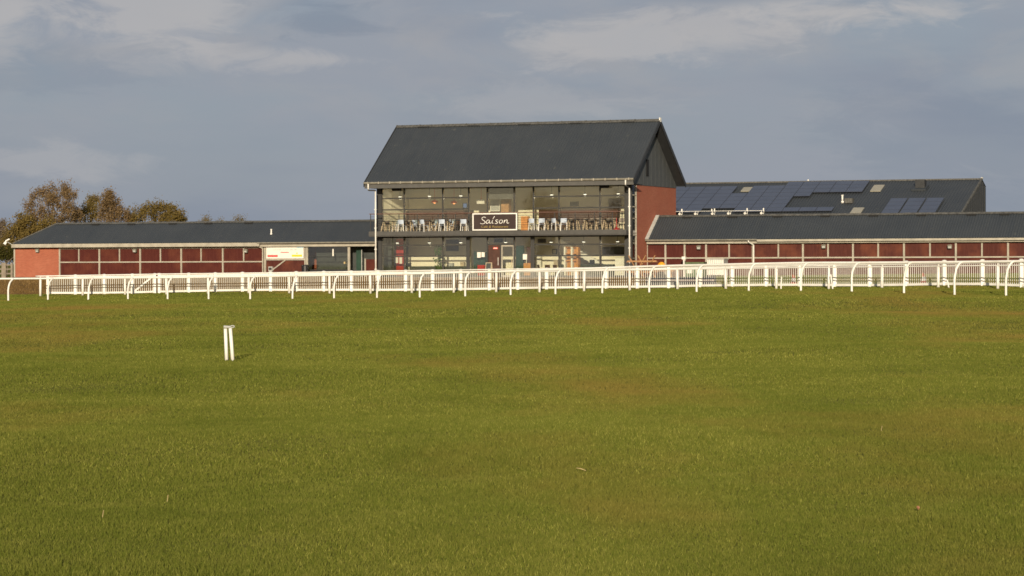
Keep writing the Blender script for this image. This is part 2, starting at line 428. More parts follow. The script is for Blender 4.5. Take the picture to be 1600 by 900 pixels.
# ------------------------------------------------------------------ mesh building
FR = {}                                                # object -> (frame, offset)
class MB:
    def __init__(s): s.v = []; s.f = []
    def quad(s, a, b, c, d):
        i = len(s.v); s.v += [a, b, c, d]; s.f.append((i, i + 1, i + 2, i + 3)); return s
    def poly(s, pts):
        i = len(s.v); s.v += list(pts); s.f.append(tuple(range(i, i + len(pts)))); return s
    def box(s, x0, x1, y0, y1, z0, z1):
        if x0 > x1: x0, x1 = x1, x0
        if y0 > y1: y0, y1 = y1, y0
        if z0 > z1: z0, z1 = z1, z0
        i = len(s.v)
        s.v += [(x0, y0, z0), (x1, y0, z0), (x1, y1, z0), (x0, y1, z0), (x0, y0, z1), (x1, y0, z1), (x1, y1, z1), (x0, y1, z1)]
        for q in ((0, 3, 2, 1), (4, 5, 6, 7), (0, 1, 5, 4), (1, 2, 6, 5), (2, 3, 7, 6), (3, 0, 4, 7)): s.f.append(tuple(i + k for k in q))
        return s
    def bar(s, a, b, w, h=None):                       # square bar between two points, h measured along z-ish
        a, b = Vector(a), Vector(b); h = h or w
        d = (b - a).normalized()
        up = Vector((0, 0, 1)) if abs(d.z) < .95 else Vector((0, 1, 0))
        sd = d.cross(up).normalized() * w / 2; u = sd.cross(d).normalized() * h / 2
        i = len(s.v)
        for p in (a, b):
            for q in (-sd - u, sd - u, sd + u, -sd + u): s.v.append(tuple(p + q))
        for q in ((0, 1, 2, 3), (7, 6, 5, 4), (0, 4, 5, 1), (1, 5, 6, 2), (2, 6, 7, 3), (3, 7, 4, 0)): s.f.append(tuple(i + k for k in q))
        return s
    def tube(s, pts, r, n=8, cap=True, flat=1.0):
        pts = [Vector(p) for p in pts]; rs = r if isinstance(r, (list, tuple)) else [r] * len(pts)
        rings = []; prev = None
        for k, p in enumerate(pts):
            d = (pts[min(k + 1, len(pts) - 1)] - pts[max(k - 1, 0)]).normalized()
            if prev is None:
                up = Vector((0, 0, 1)) if abs(d.z) < .9 else Vector((0, 1, 0))
                sd = d.cross(up).normalized()
            else:
                sd = (prev - d * prev.dot(d)).normalized()
            prev = sd; u = sd.cross(d)
            i = len(s.v); rings.append(i)
            for q in range(n):
                an = 2 * math.pi * q / n
                s.v.append(tuple(p + (sd * math.cos(an) + u * math.sin(an) * flat) * rs[k]))
        for a, b in zip(rings, rings[1:]):
            for q in range(n): s.f.append((a + q, a + (q + 1) % n, b + (q + 1) % n, b + q))
        if cap:
            s.f.append(tuple(rings[0] + q for q in range(n))[::-1]); s.f.append(tuple(rings[-1] + q for q in range(n)))
        return s
    def lathe(s, c, prof, n=12):                       # profile of (radius, z) about a vertical axis at c
        i = len(s.v)
        for r, z in prof:
            for q in range(n):
                an = 2 * math.pi * q / n; s.v.append((c[0] + r * math.cos(an), c[1] + r * math.sin(an), c[2] + z))
        for k in range(len(prof) - 1):
            for q in range(n): s.f.append((i + k * n + q, i + k * n + (q + 1) % n, i + (k + 1) * n + (q + 1) % n, i + (k + 1) * n + q))
        s.f.append(tuple(i + q for q in range(n))[::-1]); s.f.append(tuple(i + (len(prof) - 1) * n + q for q in range(n)))
        return s
    def build(s, name, mat, parent=None, frame=WF, smooth=False, label=None):
        fr, off = FR[parent.name] if parent else (frame, Vector((0, 0, 0)))
        if parent is None and s.v:                     # a thing that is one mesh: origin at its base
            a = np.array(s.v); off = Vector((a[:, 0].mean(), a[:, 1].mean(), a[:, 2].min()))
        me = bpy.data.meshes.new(name)
        me.from_pydata([(p[0] - off[0], p[1] - off[1], p[2] - off[2]) for p in s.v], [], s.f)
        me.materials.append(MATS[mat])
        if smooth: me.shade_smooth()
        o = bpy.data.objects.new(name, me); COL.objects.link(o)
        if parent: o.parent = parent
        else: o.matrix_world = fr @ Matrix.Translation(off)
        FR[o.name] = (fr, off)
        if label: o['label'] = label
        return o
def tag(o, label, cat, group=None):
    o['label'] = label; o['category'] = cat
    if group: o['group'] = group
    return o
def thing(name, label, cat, off=(0, 0, 0), frame=BF, group=None):
    o = bpy.data.objects.new(name, None); o.empty_display_size = .3; COL.objects.link(o)
    off = Vector(off); o.matrix_world = frame @ Matrix.Translation(off)
    FR[o.name] = (frame, off)
    return tag(o, label, cat, group)
def struct(o, kind='structure'):
    o['kind'] = kind; return o
def copy_tree(o, parent=None):
    c = o.copy(); COL.objects.link(c)
    if parent: c.parent = parent
    if o.name in FR: FR[c.name] = FR[o.name]
    for ch in o.children: copy_tree(ch, c)
    return c
def part_box(name, mat, parent, *a): return MB().box(*a).build(name, mat, parent)
def smooth_pts(pts, sub=6):                            # Catmull-Rom
    pts = [Vector(p) for p in pts]; q = [pts[0]] + pts + [pts[-1]]; r = []
    for i in range(1, len(q) - 2):
        for k in range(sub):
            t = k / sub; a, b, c, d = q[i - 1], q[i], q[i + 1], q[i + 2]
            r.append(.5 * ((2 * b) + (c - a) * t + (2 * a - 5 * b + 4 * c - d) * t * t + (3 * b - a - 3 * c + d) * t ** 3))
    return r + [pts[-1]]
def corrugated(u0, u1, ve, ze, vr, zr, wave=.18, amp=.022, hip=0.0, hipr=0.0):
    """profiled sheet from the eave line (ve, ze) up to the ridge (vr, zr); hip cuts the left end at 45 degrees"""
    m = MB(); sl = Vector((0, vr - ve, zr - ze)).normalized(); nn = Vector((0, -sl.z, sl.y))
    if nn.z < 0: nn = -nn
    k = int((u1 - u0) / wave * 4); prev = None
    for i in range(k + 1):
        u = u0 + (u1 - u0) * i / k
        d = amp * math.sin(2 * math.pi * (u - u0) / wave)
        f = 1.0
        if hip: f = min(f, max(0.0, (u - u0) / hip))
        if hipr: f = min(f, max(0.0, (u1 - u) / hipr))
        a = (u, ve + nn.y * d, ze + nn.z * d); b = (u, ve + (vr - ve) * f + nn.y * d, ze + (zr - ze) * f + nn.z * d)
        m.v += [a, b]
        if prev is not None: m.f.append((prev, len(m.v) - 2, len(m.v) - 1, prev + 1))
        prev = len(m.v) - 2
    o = -.05
    m.poly([(u0, ve + nn.y * o, ze + nn.z * o), (u1, ve + nn.y * o, ze + nn.z * o), (u1 - hipr, vr + nn.y * o, zr + nn.z * o), (u0 + hip, vr + nn.y * o, zr + nn.z * o)])
    return m

# ================================================================== ground
xs = np.concatenate([[-4000, -1200, -400, -160], np.linspace(-95, 95, 96), [160, 400, 1200, 4000]])
ys = np.concatenate([[-600, -100], np.linspace(-10, 310, 161), [450, 900, 2000, 6000]])
xx, yy = np.meshgrid(xs, ys)
zz = zg(xx.ravel(), yy.ravel()).reshape(xx.shape) * 1.0
me = bpy.data.meshes.new('ground')
nx, ny = len(xs), len(ys)
idx = np.arange(nx * ny).reshape(ny, nx)
faces = np.stack([idx[:-1, :-1], idx[:-1, 1:], idx[1:, 1:], idx[1:, :-1]], -1).reshape(-1, 4)
me.from_pydata(np.stack([xx.ravel(), yy.ravel(), zz.ravel()], -1).tolist(), [], faces.tolist())
me.materials.append(MATS['field_soil']); me.shade_smooth()
g = bpy.data.objects.new('ground', me); COL.objects.link(g); struct(g)

PFP = [at(x, pf_base(x), pf_Y(x)) for x in PF_X]
pf_line_x = np.array([p.x for p in PFP]); pf_line_y = np.array([p.y for p in PFP])
def fence_y(X): return np.interp(X, pf_line_x, pf_line_y)
def sheet(name, mat, inside, lift, step=1.0, box=(-70, 45, 100, 200)):
    m = MB(); cache = {}
    gx = np.arange(box[0], box[1], step); gy = np.arange(box[2], box[3], step)
    def vid(i, j):
        if (i, j) not in cache:
            x = box[0] + i * step; y = box[2] + j * step
            cache[(i, j)] = len(m.v); m.v.append((x, y, zgf(x, y) + lift))
        return cache[(i, j)]
    for i in range(len(gx) - 1):
        for j in range(len(gy) - 1):
            if inside(gx[i] + step / 2, gy[j] + step / 2): m.f.append((vid(i, j), vid(i + 1, j), vid(i + 1, j + 1), vid(i, j + 1)))
    o = m.build(name, mat, smooth=True); return struct(o)
def free_of_buildings(u, v): return ~(((u > -10.6) & (u < 9.2) & (v > -1.3) & (v < 12)) | ((u > -42.3) & (v > 3.0) & (v < 7)))
def in_apron(x, y):
    u, v = w2b(x, y)
    return (y > fence_y(x) + .3) & (x / y < .052) & (v < 9) & (u > -75)
def in_tarmac(x, y):
    u, v = w2b(x, y)
    return (y > fence_y(x) + .6) & (x / y >= .052) & (x / y < .080) & (v < 2.9)
sheet('apron', 'brown_earth', in_apron, .006)
sheet('tarmac_path', 'tarmac', in_tarmac, .010, .5)
# pale kerb across the back of the tarmac
ua, ub = w2b(*at(1000, 434.5, 138).xy), w2b(*at(1112, 433.5, 133).xy)
m = MB()
pa, pb = at(1000, 434.5, 140), at(1114, 433.5, 134)
m.bar((pa.x, pa.y, zgf(pa.x, pa.y) + .04), (pb.x, pb.y, zgf(pb.x, pb.y) + .04), .15, .14)
struct(m.build('kerb', 'kerb_stone'))

def blades(name, mat, zones, keep, label, cat):
    vs = []; rn = []
    for (y0, y1, cnt, h, w) in zones:                  # blades thin out with distance and widen to match
        k = 0.235
        Y = y0 * (y1 / y0) ** rng.random(cnt)
        X = (rng.random(cnt) * 2 - 1) * (k * Y + 1.0)
        ok = keep(X, Y); X, Y = X[ok], Y[ok]; cnt = len(X)
        Z = zg(X, Y)
        hh = h * (1 + .006 * (Y - 10)) * (0.55 + 0.75 * rng.random(cnt)) * (0.75 + .5 * (np.sin(X * 1.3 + 1.7 * np.sin(Y * .8)) * np.sin(Y * 1.1 + np.sin(X * .9)) * .5 + .5))
        ww = w * Y * (.7 + .6 * rng.random(cnt)) * .5
        az = rng.random(cnt) * 2 * np.pi; tl = hh * (0.15 + .75 * rng.random(cnt)); ta = rng.random(cnt) * 2 * np.pi
        dx, dy = np.cos(az) * ww, np.sin(az) * ww
        tri = np.stack([np.stack([X - dx, Y - dy, Z - .003], -1), np.stack([X + dx, Y + dy, Z - .003], -1),
                        np.stack([X + np.cos(ta) * tl, Y + np.sin(ta) * tl, Z + hh], -1)], 1)
        vs.append(tri.reshape(-1, 3)); rn.append(np.repeat(rng.random(cnt), 3))
    V = np.concatenate(vs).astype(np.float32); R = np.concatenate(rn).astype(np.float32)
    me = bpy.data.meshes.new(name); nv = len(V); nf = nv // 3
    me.vertices.add(nv); me.vertices.foreach_set('co', V.ravel())
    me.loops.add(nv); me.loops.foreach_set('vertex_index', np.arange(nv, dtype=np.int32))
    me.polygons.add(nf); me.polygons.foreach_set('loop_start', np.arange(0, nv, 3, dtype=np.int32))
    me.polygons.foreach_set('loop_total', np.full(nf, 3, dtype=np.int32))
    a = me.attributes.new('rnd', 'FLOAT', 'POINT'); a.data.foreach_set('value', R)
    me.update(); me.materials.append(MATS[mat])
    o = bpy.data.objects.new(name, me); COL.objects.link(o)
    struct(o, 'stuff'); tag(o, label, cat); return nf
def keep_green(X, Y):
    u, v = w2b(X, Y)
    return ~in_apron(X, Y) & ~in_tarmac(X, Y) & free_of_buildings(u, v) & (v < 8)
def keep_dry(X, Y):
    u, v = w2b(X, Y)
    return in_apron(X, Y) & free_of_buildings(u, v)
n1 = blades('grass', 'grass_blade', [(9.3, 180, 2300000, .024, .00050)],
       keep_green, 'mown olive green racecourse turf with brown worn patches', 'grass')
n2 = blades('dry_turf', 'dry_blade', [(105, 190, 330000, .045, .00036)], keep_dry, 'brown dry turf between the picket fence and the buildings', 'turf')
print('blades', n1, n2)

# ================================================================== pavilion
pv = thing('pavilion', 'two storey glass fronted pavilion with dark steep roof and red brick gable', 'building', (0, 4, .55))
ZF1, ZF2, ZHEAD = .62, 3.80, 7.02                      # floor levels and glazing head
VE, ZE, VR, ZR, VB = -1.7, 7.28, 3.89, 11.52, 9.48
UL, UR = -10.5, 9.56                                   # roof ends
WL, WR = -10.05, 8.86                                  # side walls
VBACK = 8.4
VIN = 4.7                                              # rear wall of the public rooms
roof = corrugated(UL, UR, VE, ZE, VR, ZR, .20, .010).build('roof', 'roof_sheet', pv)
corrugated(UL, UR, VB, ZE, VR, ZR, .20, .010).build('rear_slope', 'roof_sheet', roof)
m = MB()
for i in range(11):                                    # ridge pieces with slightly uneven laps
    a = UL + (UR - UL) * i / 11; b = UL + (UR - UL) * (i + 1) / 11; j = random.uniform(-.006, .006)
    m.poly([(a, VR - .22, ZR - .10 + j), (b, VR - .22, ZR - .10 + j), (b, VR, ZR + .09 + j), (a, VR, ZR + .09 + j)])
    m.poly([(a, VR, ZR + .09 + j), (b, VR, ZR + .09 + j), (b, VR + .22, ZR - .10 + j), (a, VR + .22, ZR - .10 + j)])
    m.box(a - .02, a + .02, VR - .12, VR + .12, ZR - .03, ZR + .10)
m.build('ridge_cap', 'lead', roof)
for i in range(5):
    u = UL + 2.2 + i * 3.9
    MB().box(u - .45, u + .45, VR - .27, VR - .1, ZR - .11, ZR - .05).build('ridge_vent', 'dark_metal', roof)
MB().box(UR - .02, UR + .06, VR - .14, VR + .14, ZR - .14, ZR + .16).build('ridge_end_cap', 'white_paint', roof)
def barge(u, name='bargeboard'):
    m = MB()
    for (va, vb) in ((VE - .05, VR), (VB + .05, VR)):
        za, zb = ZE - .08, ZR - .02
        m.poly([(u, va, za - .22), (u, va, za + .1), (u, vb, zb + .1), (u, vb, zb - .22)])
        m.poly([(u + .05, va, za - .22), (u + .05, va, za + .1), (u + .05, vb, zb + .1), (u + .05, vb, zb - .22)])
        m.poly([(u, va, za + .1), (u + .05, va, za + .1), (u + .05, vb, zb + .1), (u, vb, zb + .1)])
        m.poly([(u, va, za - .22), (u + .05, va, za - .22), (u + .05, vb, zb - .22), (u, vb, zb - .22)])
    return m.build(name, 'dark_metal', roof)
barge(UR); barge(UL - .05)
for (a, b) in ((UL + .03, WL), (WR, UR - .02)):        # soffits under the verges
    m = MB().poly([(a, VE, ZE - .20), (b, VE, ZE - .20), (b, VR, ZR - .16), (a, VR, ZR - .16)])
    m.poly([(a, VB, ZE - .20), (b, VB, ZE - .20), (b, VR, ZR - .16), (a, VR, ZR - .16)])
    m.build('soffit', 'dark_metal', roof)
gut = MB().tube([(UL - .02, VE - .07, ZE - .02), (UR + .02, VE - .07, ZE - .02)], .075, 8).build('gutter', 'pale_gutter', roof)
m = MB()
for i in range(24):
    u = UL + .3 + i * (UR - UL - .6) / 23
    m.box(u - .025, u + .025, VE - .155, VE - .02, ZE - .10, ZE + .065)
m.build('gutter_bracket', 'cream_paint', gut)
part_box('fascia', 'fascia_grey', roof, UL, UR, VE + .02, VE + .06, ZE - .40, ZE - .09)
part_box('eave_soffit', 'black_void', roof, UL, UR, VE + .06, .05, ZE - .37, ZE - .33)
# shell
part_box('ground_floor', 'interior_floor', pv, WL, WR, -.15, VBACK, .3, ZF1)
part_box('upper_floor', 'interior_ceiling', pv, WL + .01, WR - .01, .10, VBACK, ZF2 - .28, ZF2)
part_box('upper_ceiling', 'interior_ceiling', pv, WL + .01, WR - .01, .10, VBACK, ZHEAD + .02, ZHEAD + .12)
part_box('room_rear_wall', 'interior_cream', pv, WL + .05, WR - .27, VIN, VIN + .1, ZF1 + .003, ZF2 - .283)
part_box('room_rear_wall', 'interior_cream', pv, WL + .05, WR - .27, VIN, VIN + .1, ZF2 + .003, ZHEAD + .015)
MB().box(WL, WR, VBACK + .11, VBACK + .4, .2, ZE - .1).build('rear_brick_wall', 'brick', pv)
MB().box(WL - .25, WL, .05, VBACK + .4, .2, ZE - .1).build('left_wall', 'brick', pv)
part_box('left_wall_lining', 'interior_dark', pv, WL + .003, WL + .03, .12, VBACK - .01, ZF1, ZF2 - .3)
part_box('left_wall_lining', 'interior_cream', pv, WL + .003, WL + .03, .12, VBACK - .01, ZF2, ZHEAD)
part_box('brick_gable_wall', 'brick', pv, WR - .25, WR + .03, .82, 9.4, .2, 6.93)
# dark clad gable triangle with its slit window
m = MB(); zb = 6.93
def gtop(v): return ZE - .22 + (ZR - ZE) * (1 - abs(v - VR) / (VR - VE))
V0 = VR - (VR - VE) * (1 - (zb - ZE + .22 + 0) / (ZR - ZE)) if zb > ZE - .22 else VE
def gable_poly(u): return [(u, VE + .1, zb - .0), (u, VB - .1, zb), (u, VB - .1, gtop(VB - .1)), (u, VR, gtop(VR)), (u, VE + .1, gtop(VE + .1))]
k = 26
for i in range(k):
    a = VE + .1 + (VB - VE - .2) * i / k; b = VE + .1 + (VB - VE - .2) * (i + 1) / k; o = WR + .05 + (.008 if i % 2 else 0)
    m.poly([(o, a, zb), (o, b, zb), (o, b, gtop(b)), (o, a, gtop(a))])
    m.poly([(WR + .05, b, zb), (WR + .058, b, zb), (WR + .058, b, gtop(b)), (WR + .05, b, gtop(b))])
m.poly([(WR - .2, VE + .1, zb), (WR + .07, VE + .1, zb), (WR + .07, VB - .1, zb), (WR - .2, VB - .1, zb)])
cl = m.build('gable_cladding', 'cladding', pv)
MB().box(WR + .06, WR + .10, 2.75, 3.25, 7.6, 8.75).build('slit_window', 'black_void', cl)
m = MB().poly([(WL - .2, VE + .1, zb), (WL - .2, VB - .1, zb), (WL - .2, VR, gtop(VR))]); m.build('left_gable_cladding', 'grey_metal', pv)
# side return glazing between the front and the brick gable
sw = MB()
for z in (1.0, 3.45, 3.62, 4.6, 5.4, 6.2): sw.box(WR - .08, WR + .04, .12, .80, z, z + .06)
sw.box(WR - .1, WR + .05, .73, .815, .6, 6.9)
sw = sw.build('side_window', 'cream_paint', pv)
for (a, b) in ((1.06, 3.45), (3.68, 4.6), (4.66, 5.4), (5.46, 6.2), (6.26, 6.9)):
    MB().box(WR - .02, WR - .012, .10, .74, a + .003, b - .003).build('pane', 'glass', sw)
# columns at the corners
part_box('corner_column', 'grey_metal', pv, -10.28, -9.92, -.14, .14, .3, ZHEAD - .03)
part_box('corner_column', 'grey_metal', pv, 8.42, 8.86, -.14, .11, .3, ZHEAD - .03)
# glazed bays
MU = [-9.92, -8.19, -5.21, -3.23, -1.82, .20, 1.63, 3.53, 6.54, 8.42]
def bay(i, z0, z1, trans, floor):
    a, b = MU[i], MU[i + 1]
    m = MB(); w = .10
    m.box(a - w / 2 + .002, a + w / 2, -.07, .07, z0, z1)
    if i == 8: m.box(b - w, b - .003, -.07, .07, z0, z1)
    m.box(a + w / 2, b - w / 2, -.05, .05, z1 - .10, z1 - .003); m.box(a + w / 2, b - w / 2, -.05, .05, z0 + .003, z0 + .12)
    for z in trans: m.box(a + w / 2, b - w / 2, -.045, .045, z - .045, z + .045)
    o = m.build('window_bay', 'grey_metal', pv)
    ed = [z0 + .12] + list(trans) + [z1 - .10]
    for k in range(len(ed) - 1):
        MB().box(a + w / 2 + .004, b - w / 2 - .004, -.006, .006, ed[k] + .048 * (k > 0), ed[k + 1] - .048 * (k < len(ed) - 2)).build('pane', 'glass', o)
    return o
for i in range(9):
    c = 3 <= i <= 5
    bay(i, ZF2 + .004, ZHEAD, [] if c else [5.40, 6.20], 1)
    if i == 4: continue
    bay(i, ZF1 + .004, ZF2 - .30, [] if c else [2.10, 2.88], 0)
# entrance bay: brown door leaf, glazed leaf, fanlight
m = MB(); m.box(-1.82 - .033, -1.82 + .035, -.07, .07, ZF1, 3.5); m.box(-1.78, .16, -.05, .05, 2.86, 2.96); m.box(-1.78, .16, -.05, .05, 3.38, 3.497)
m.box(-.88, -.80, -.05, .05, ZF1, 2.855)
en = m.build('entrance', 'grey_metal', pv)
MB().box(-1.78, .16, -.006, .006, 2.965, 3.375).build('fanlight', 'glass', en)
d = MB().box(-1.75, -.90, -.03, .03, ZF1 + .02, 2.85).build('door_leaf', 'brown_door', en)
MB().tube([(-1.0, -.09, 1.45), (-1.0, -.09, 2.0)], .02, 6).build('door_handle', 'white_paint', en)
m = MB().box(-.78, -.70, -.04, .04, ZF1 + .02, 2.85).box(.08, .16, -.04, .04, ZF1 + .02, 2.85).box(-.70, .08, -.04, .04, 2.76, 2.85).box(-.70, .08, -.04, .04, ZF1 + .02, ZF1 + .15)
gd = m.build('glazed_door', 'cream_paint', en)
MB().box(-.69, .07, -.006, .006, ZF1 + .16, 2.75).build('pane', 'glass', en)
MB().tube([(.02, -.09, 1.35), (.02, -.09, 1.9)], .025, 6).build('door_handle', 'pale_wood', en)
# deep columns beside the entrance
part_box('column', 'grey_metal', pv, -3.36, -3.12, -.22, -.09, .4, 3.5)
part_box('column', 'grey_metal', pv, 1.48, 1.74, -.22, -.09, .4, 3.5)
# balcony
VBAL = -1.35
bal = part_box('balcony', 'slab_grey', pv, -10.3, 8.9, VBAL, .09, 3.49, ZF2 - .02)
MB().box(-10.32, 8.92, VBAL - .06, VBAL - .003, 3.55, 3.86).build('balcony_edge_beam', 'slab_grey', bal)
rl = MB()
rl = rl.box(-10.3, 8.75, VBAL - .01, VBAL + .05, 5.06, 5.115).build('handrail', 'rail_brown', bal)
post_us = [-10.2, -8.0, -6.6, -5.0, -3.7, -2.6, .9, 2.2, 3.7, 5.2, 6.6, 7.9, 8.6]
for u in post_us: MB().box(u - .022, u + .022, VBAL, VBAL + .04, ZF2 - .02, 5.06).build('railing_post', 'grey_metal', bal)
for k in range(7):
    z = ZF2 + .13 + k * .16
    MB().tube([(-10.25, VBAL + .02, z), (8.7, VBAL + .02, z)], .011, 5).build('railing_wire', 'dark_metal', bal)
# downpipes with swan necks from the gutter
for pxo, pxp, yo, yp in ((575.7, 587, 296, 299), (977.6, 983.6, 289, 294)):
    uo = bu(pxo, VE - .07); u = bu(pxp, -1.45); zo = bz(pxo, yo, VE - .07); zp = bz(pxp, yp, -1.45)
    dp = MB().tube([(u, -1.45, zp), (u, -1.45, 4.4), (u, -1.45, .5)], .055, 8).build('downpipe', 'white_paint', pv, smooth=True)
    MB().tube([(uo, VE - .07, ZE - .06), (uo, VE - .07, zo)], .055, 8).build('gutter_outlet', 'white_paint', dp, smooth=True)
    MB().tube(smooth_pts([(uo, VE - .07, zo + .004), (uo + .04, VE - .05, zo - .06), (u - .06, -1.47, zp + .06), (u, -1.45, zp - .02)], 4), .05, 8).build('swan_neck', 'grey_metal', dp, smooth=True)
    for z in (1.2, 2.6, 4.1, 5.4): MB().box(u - .08, u + .08, -1.50, -1.40, z - .03, z + .03).build('pipe_clip', 'white_paint', dp)
# speakers / blinds boxes under the soffit
for u in (-8.65, 6.95): part_box('soffit_heater', 'black_plastic', pv, u - .3, u + .3, -.45, -.1, 6.72, 6.93)

# sign board on the balcony rail
sg = thing('restaurant_sign', 'brown restaurant sign with white frame and flowing white lettering on the balcony', 'sign', (.6 - .0, VBAL - .1, 3.86))
VS = VBAL - .16
su0, sz0 = bp(738.5, 360.2, VS); su1, sz1 = bp(808, 333, VS)
sz0, sz1 = bz(773, 360, VS), bz(773, 333, VS)
part_box('board', 'sign_brown', sg, su0 + .03, su1 - .03, VS, VS + .05, sz0 + .03, sz1 - .03)
fw = .08
m = MB().box(su0, su1, VS - .03, VS + .06, sz1 - fw, sz1).box(su0, su1, VS - .03, VS + .06, sz0, sz0 + fw).box(su0, su0 + fw, VS - .03, VS + .06, sz0 + fw, sz1 - fw).box(su1 - fw, su1, VS - .03, VS + .06, sz0 + fw, sz1 - fw)
m.build('frame', 'white_plastic', sg)
def sp(x, y): return (su0 + (x - 555) / 770 * (su1 - su0), VS - .012, sz1 - (y - 540) / 303 * (sz1 - sz0))
strokes = {'S': [[(785,622),(765,608),(735,611),(718,632),(730,655),(758,675),(775,695),(764,715),(735,726),(702,722),(690,710)]],
 'a': [[(852,668),(828,658),(803,674),(791,700),(802,720),(826,712),(846,690),(853,668),(848,700),(860,720),(880,706)]],
 'i': [[(907,660),(895,690),(898,716),(917,716)], [(909,642),(924,618),(938,593)]],
 's': [[(1000,664),(974,656),(958,672),(976,692),(988,708),(970,724),(938,718)]],
 'o': [[(1056,660),(1028,671),(1017,695),(1028,718),(1054,716),(1074,695),(1076,672),(1056,660)]],
 'n': [[(1112,660),(1104,690),(1095,720)], [(1100,700),(1128,668),(1150,661),(1154,682),(1150,708),(1164,721),(1188,710)]]}
r = 5.2 / 770 * (su1 - su0)
for ch, ss in strokes.items():
    m = MB()
    for s_ in ss:
        p = smooth_pts([sp(*q) for q in s_], 5); nn_ = len(p)
        m.tube(p, [r * (.75 + .45 * math.sin(math.pi * min(1, max(0, i / nn_)))) for i in range(nn_)], 6)
    m.build('letter', 'white_plastic', sg, smooth=True)
def text_mesh(body, x0, x1, zb, height, v, mat, parent, name='lettering'):
    cu = bpy.data.curves.new('t', 'FONT'); cu.body = body; cu.size = 1; cu.extrude = .004
    to = bpy.data.objects.new('t', cu); COL.objects.link(to)
    bpy.context.view_layer.update()
    me = bpy.data.meshes.new_from_object(to.evaluated_get(bpy.context.evaluated_depsgraph_get()))
    bpy.data.objects.remove(to)
    co = np.array([q.co[:] for q in me.vertices]); fs = [tuple(p.vertices) for p in me.polygons]
    mn, mx_ = co.min(0), co.max(0)
    m = MB()
    m.v = [(x0 + (c[0] - mn[0]) / (mx_[0] - mn[0]) * (x1 - x0), v - c[2] - .006, zb + (c[1] - mn[1]) / (mx_[1] - mn[1]) * height) for c in co]
    m.f = fs
    return m.build(name, mat, parent)
a = sp(705, 795); b = sp(1172, 757)
text_mesh('Caf\u00e9 & Restaurant', a[0], b[0], a[2], b[2] - a[2], VS, 'sign_gold', sg)

# ------------------------------------------------------------------ pavilion interior and furniture
def box_thing(name, mat, label, cat, px0, px1, y0, y1, v, depth, group=None, base=None):
    u0, u1 = bu(px0, v), bu(px1, v); z1, z0 = bz((px0 + px1) / 2, y0, v), bz((px0 + px1) / 2, y1, v)
    if base is not None: z0 = base
    o = MB().box(u0, u1, v, v + depth, z0, z1).build(name, mat, None, BF)
    return tag(o, label, cat, group), (u0, u1, z0, z1)
# ceiling lamps, lit
def ceil_lamp(px, py, v, ztop, label, mat='lamp_white', rad=.10):
    u, z = bp(px, py, v)
    t_ = thing('ceiling_lamp', label, 'lamp', (u, v, z), BF, 'lit lamps behind the pavilion glass')
    MB().lathe((u, v, z), [(rad * 1.0, 0), (rad * 1.15, .035)], 10).build('lamp_bulb', mat, t_)
    ld = bpy.data.lights.new('lamp_light', 'POINT'); ld.energy = 5; ld.color = (1, .85, .62); ld.shadow_soft_size = .1
    lo = bpy.data.objects.new('lamp_light', ld); COL.objects.link(lo); lo.parent = t_; lo.location = (0, 0, -.15)
    MB().lathe((u, v, z + .037), [(rad * 1.2, 0), (rad * .8, .06), (.012, .07), (.012, max(.1, ztop - z - .045))], 10).build('lamp_housing', 'grey_metal', t_)
ords = ['leftmost', 'second', 'third', 'fourth', 'fifth', 'sixth', 'seventh', 'eighth', 'ninth', 'tenth', 'eleventh', 'twelfth']
def nth(i, n_, w): return (ords[0] + ' ' + w) if i == 0 else ('rightmost ' + w if i == n_ - 1 else ords[i] + ' ' + w)
ups = [(625,308),(671,307),(720,306.5),(862,305),(914,304.2),(966,303.2)]
for i, (x, y) in enumerate(ups): ceil_lamp(x, y, 1.6, ZHEAD, nth(i, 6, 'small white lamp') + (' from the left' if 0 < i < 5 else '') + ' under the upper floor ceiling')
lows = [(621,380.3),(671,380),(720,379.6),(790,379.2),(861,379),(912,378.6),(965,378)]
for i, (x, y) in enumerate(lows): ceil_lamp(x, y, 1.6, ZF2 - .28, nth(i, 7, 'small white lamp') + (' from the left' if 0 < i < 6 else '') + ' under the ground floor ceiling')
for i, (x, y) in enumerate(((679, 317), (709.5, 318), (752, 315))):
    u, z = bp(x, y, 3.2)
    t_ = thing('pendant_lamp', nth(i, 3, 'orange pendant lamp glowing inside the upper floor'), 'lamp', (u, 3.2, z), BF, 'orange pendant lamps')
    MB().lathe((u, 3.2, z - .05), [(.05, 0), (.09, .06), (.05, .12)], 10).build('lamp_bulb', 'lamp_warm', t_)
    MB().lathe((u, 3.2, z + .02), [(.26, 0), (.2, .12), (.03, .2), (.01, .22), (.01, ZHEAD - z - .03)], 12).build('lamp_shade', 'cone_orange', t_)
# upper floor fittings
def picture(name, label, cat, px0, px1, y0, y1, v, mat_in, mat_fr='black_plastic', b=.05):
    u0, u1 = bu(px0, v), bu(px1, v); z1, z0 = bz((px0 + px1) / 2, y0, v), bz((px0 + px1) / 2, y1, v)
    t_ = thing(name, label, cat, ((u0 + u1) / 2, v, z0), BF)
    MB().box(u0, u1, v, v + .06, z0, z0 + b).box(u0, u1, v, v + .06, z1 - b, z1).box(u0, u0 + b, v, v + .06, z0 + b, z1 - b).box(u1 - b, u1, v, v + .06, z0 + b, z1 - b).build('frame', mat_fr, t_)
    MB().box(u0 + b, u1 - b, v + .02, v + .05, z0 + b, z1 - b).build('panel', mat_in, t_)
    return t_
picture('television', 'small screen showing blue picture behind the upper floor glass', 'television', 723, 730.5, 317, 325.5, 1.2, 'screen_blue')
picture('wall_picture', 'white and orange picture behind the upper centre glass', 'picture', 745, 757, 311, 318.5, 2.0, 'paper_white', 'white_paint')
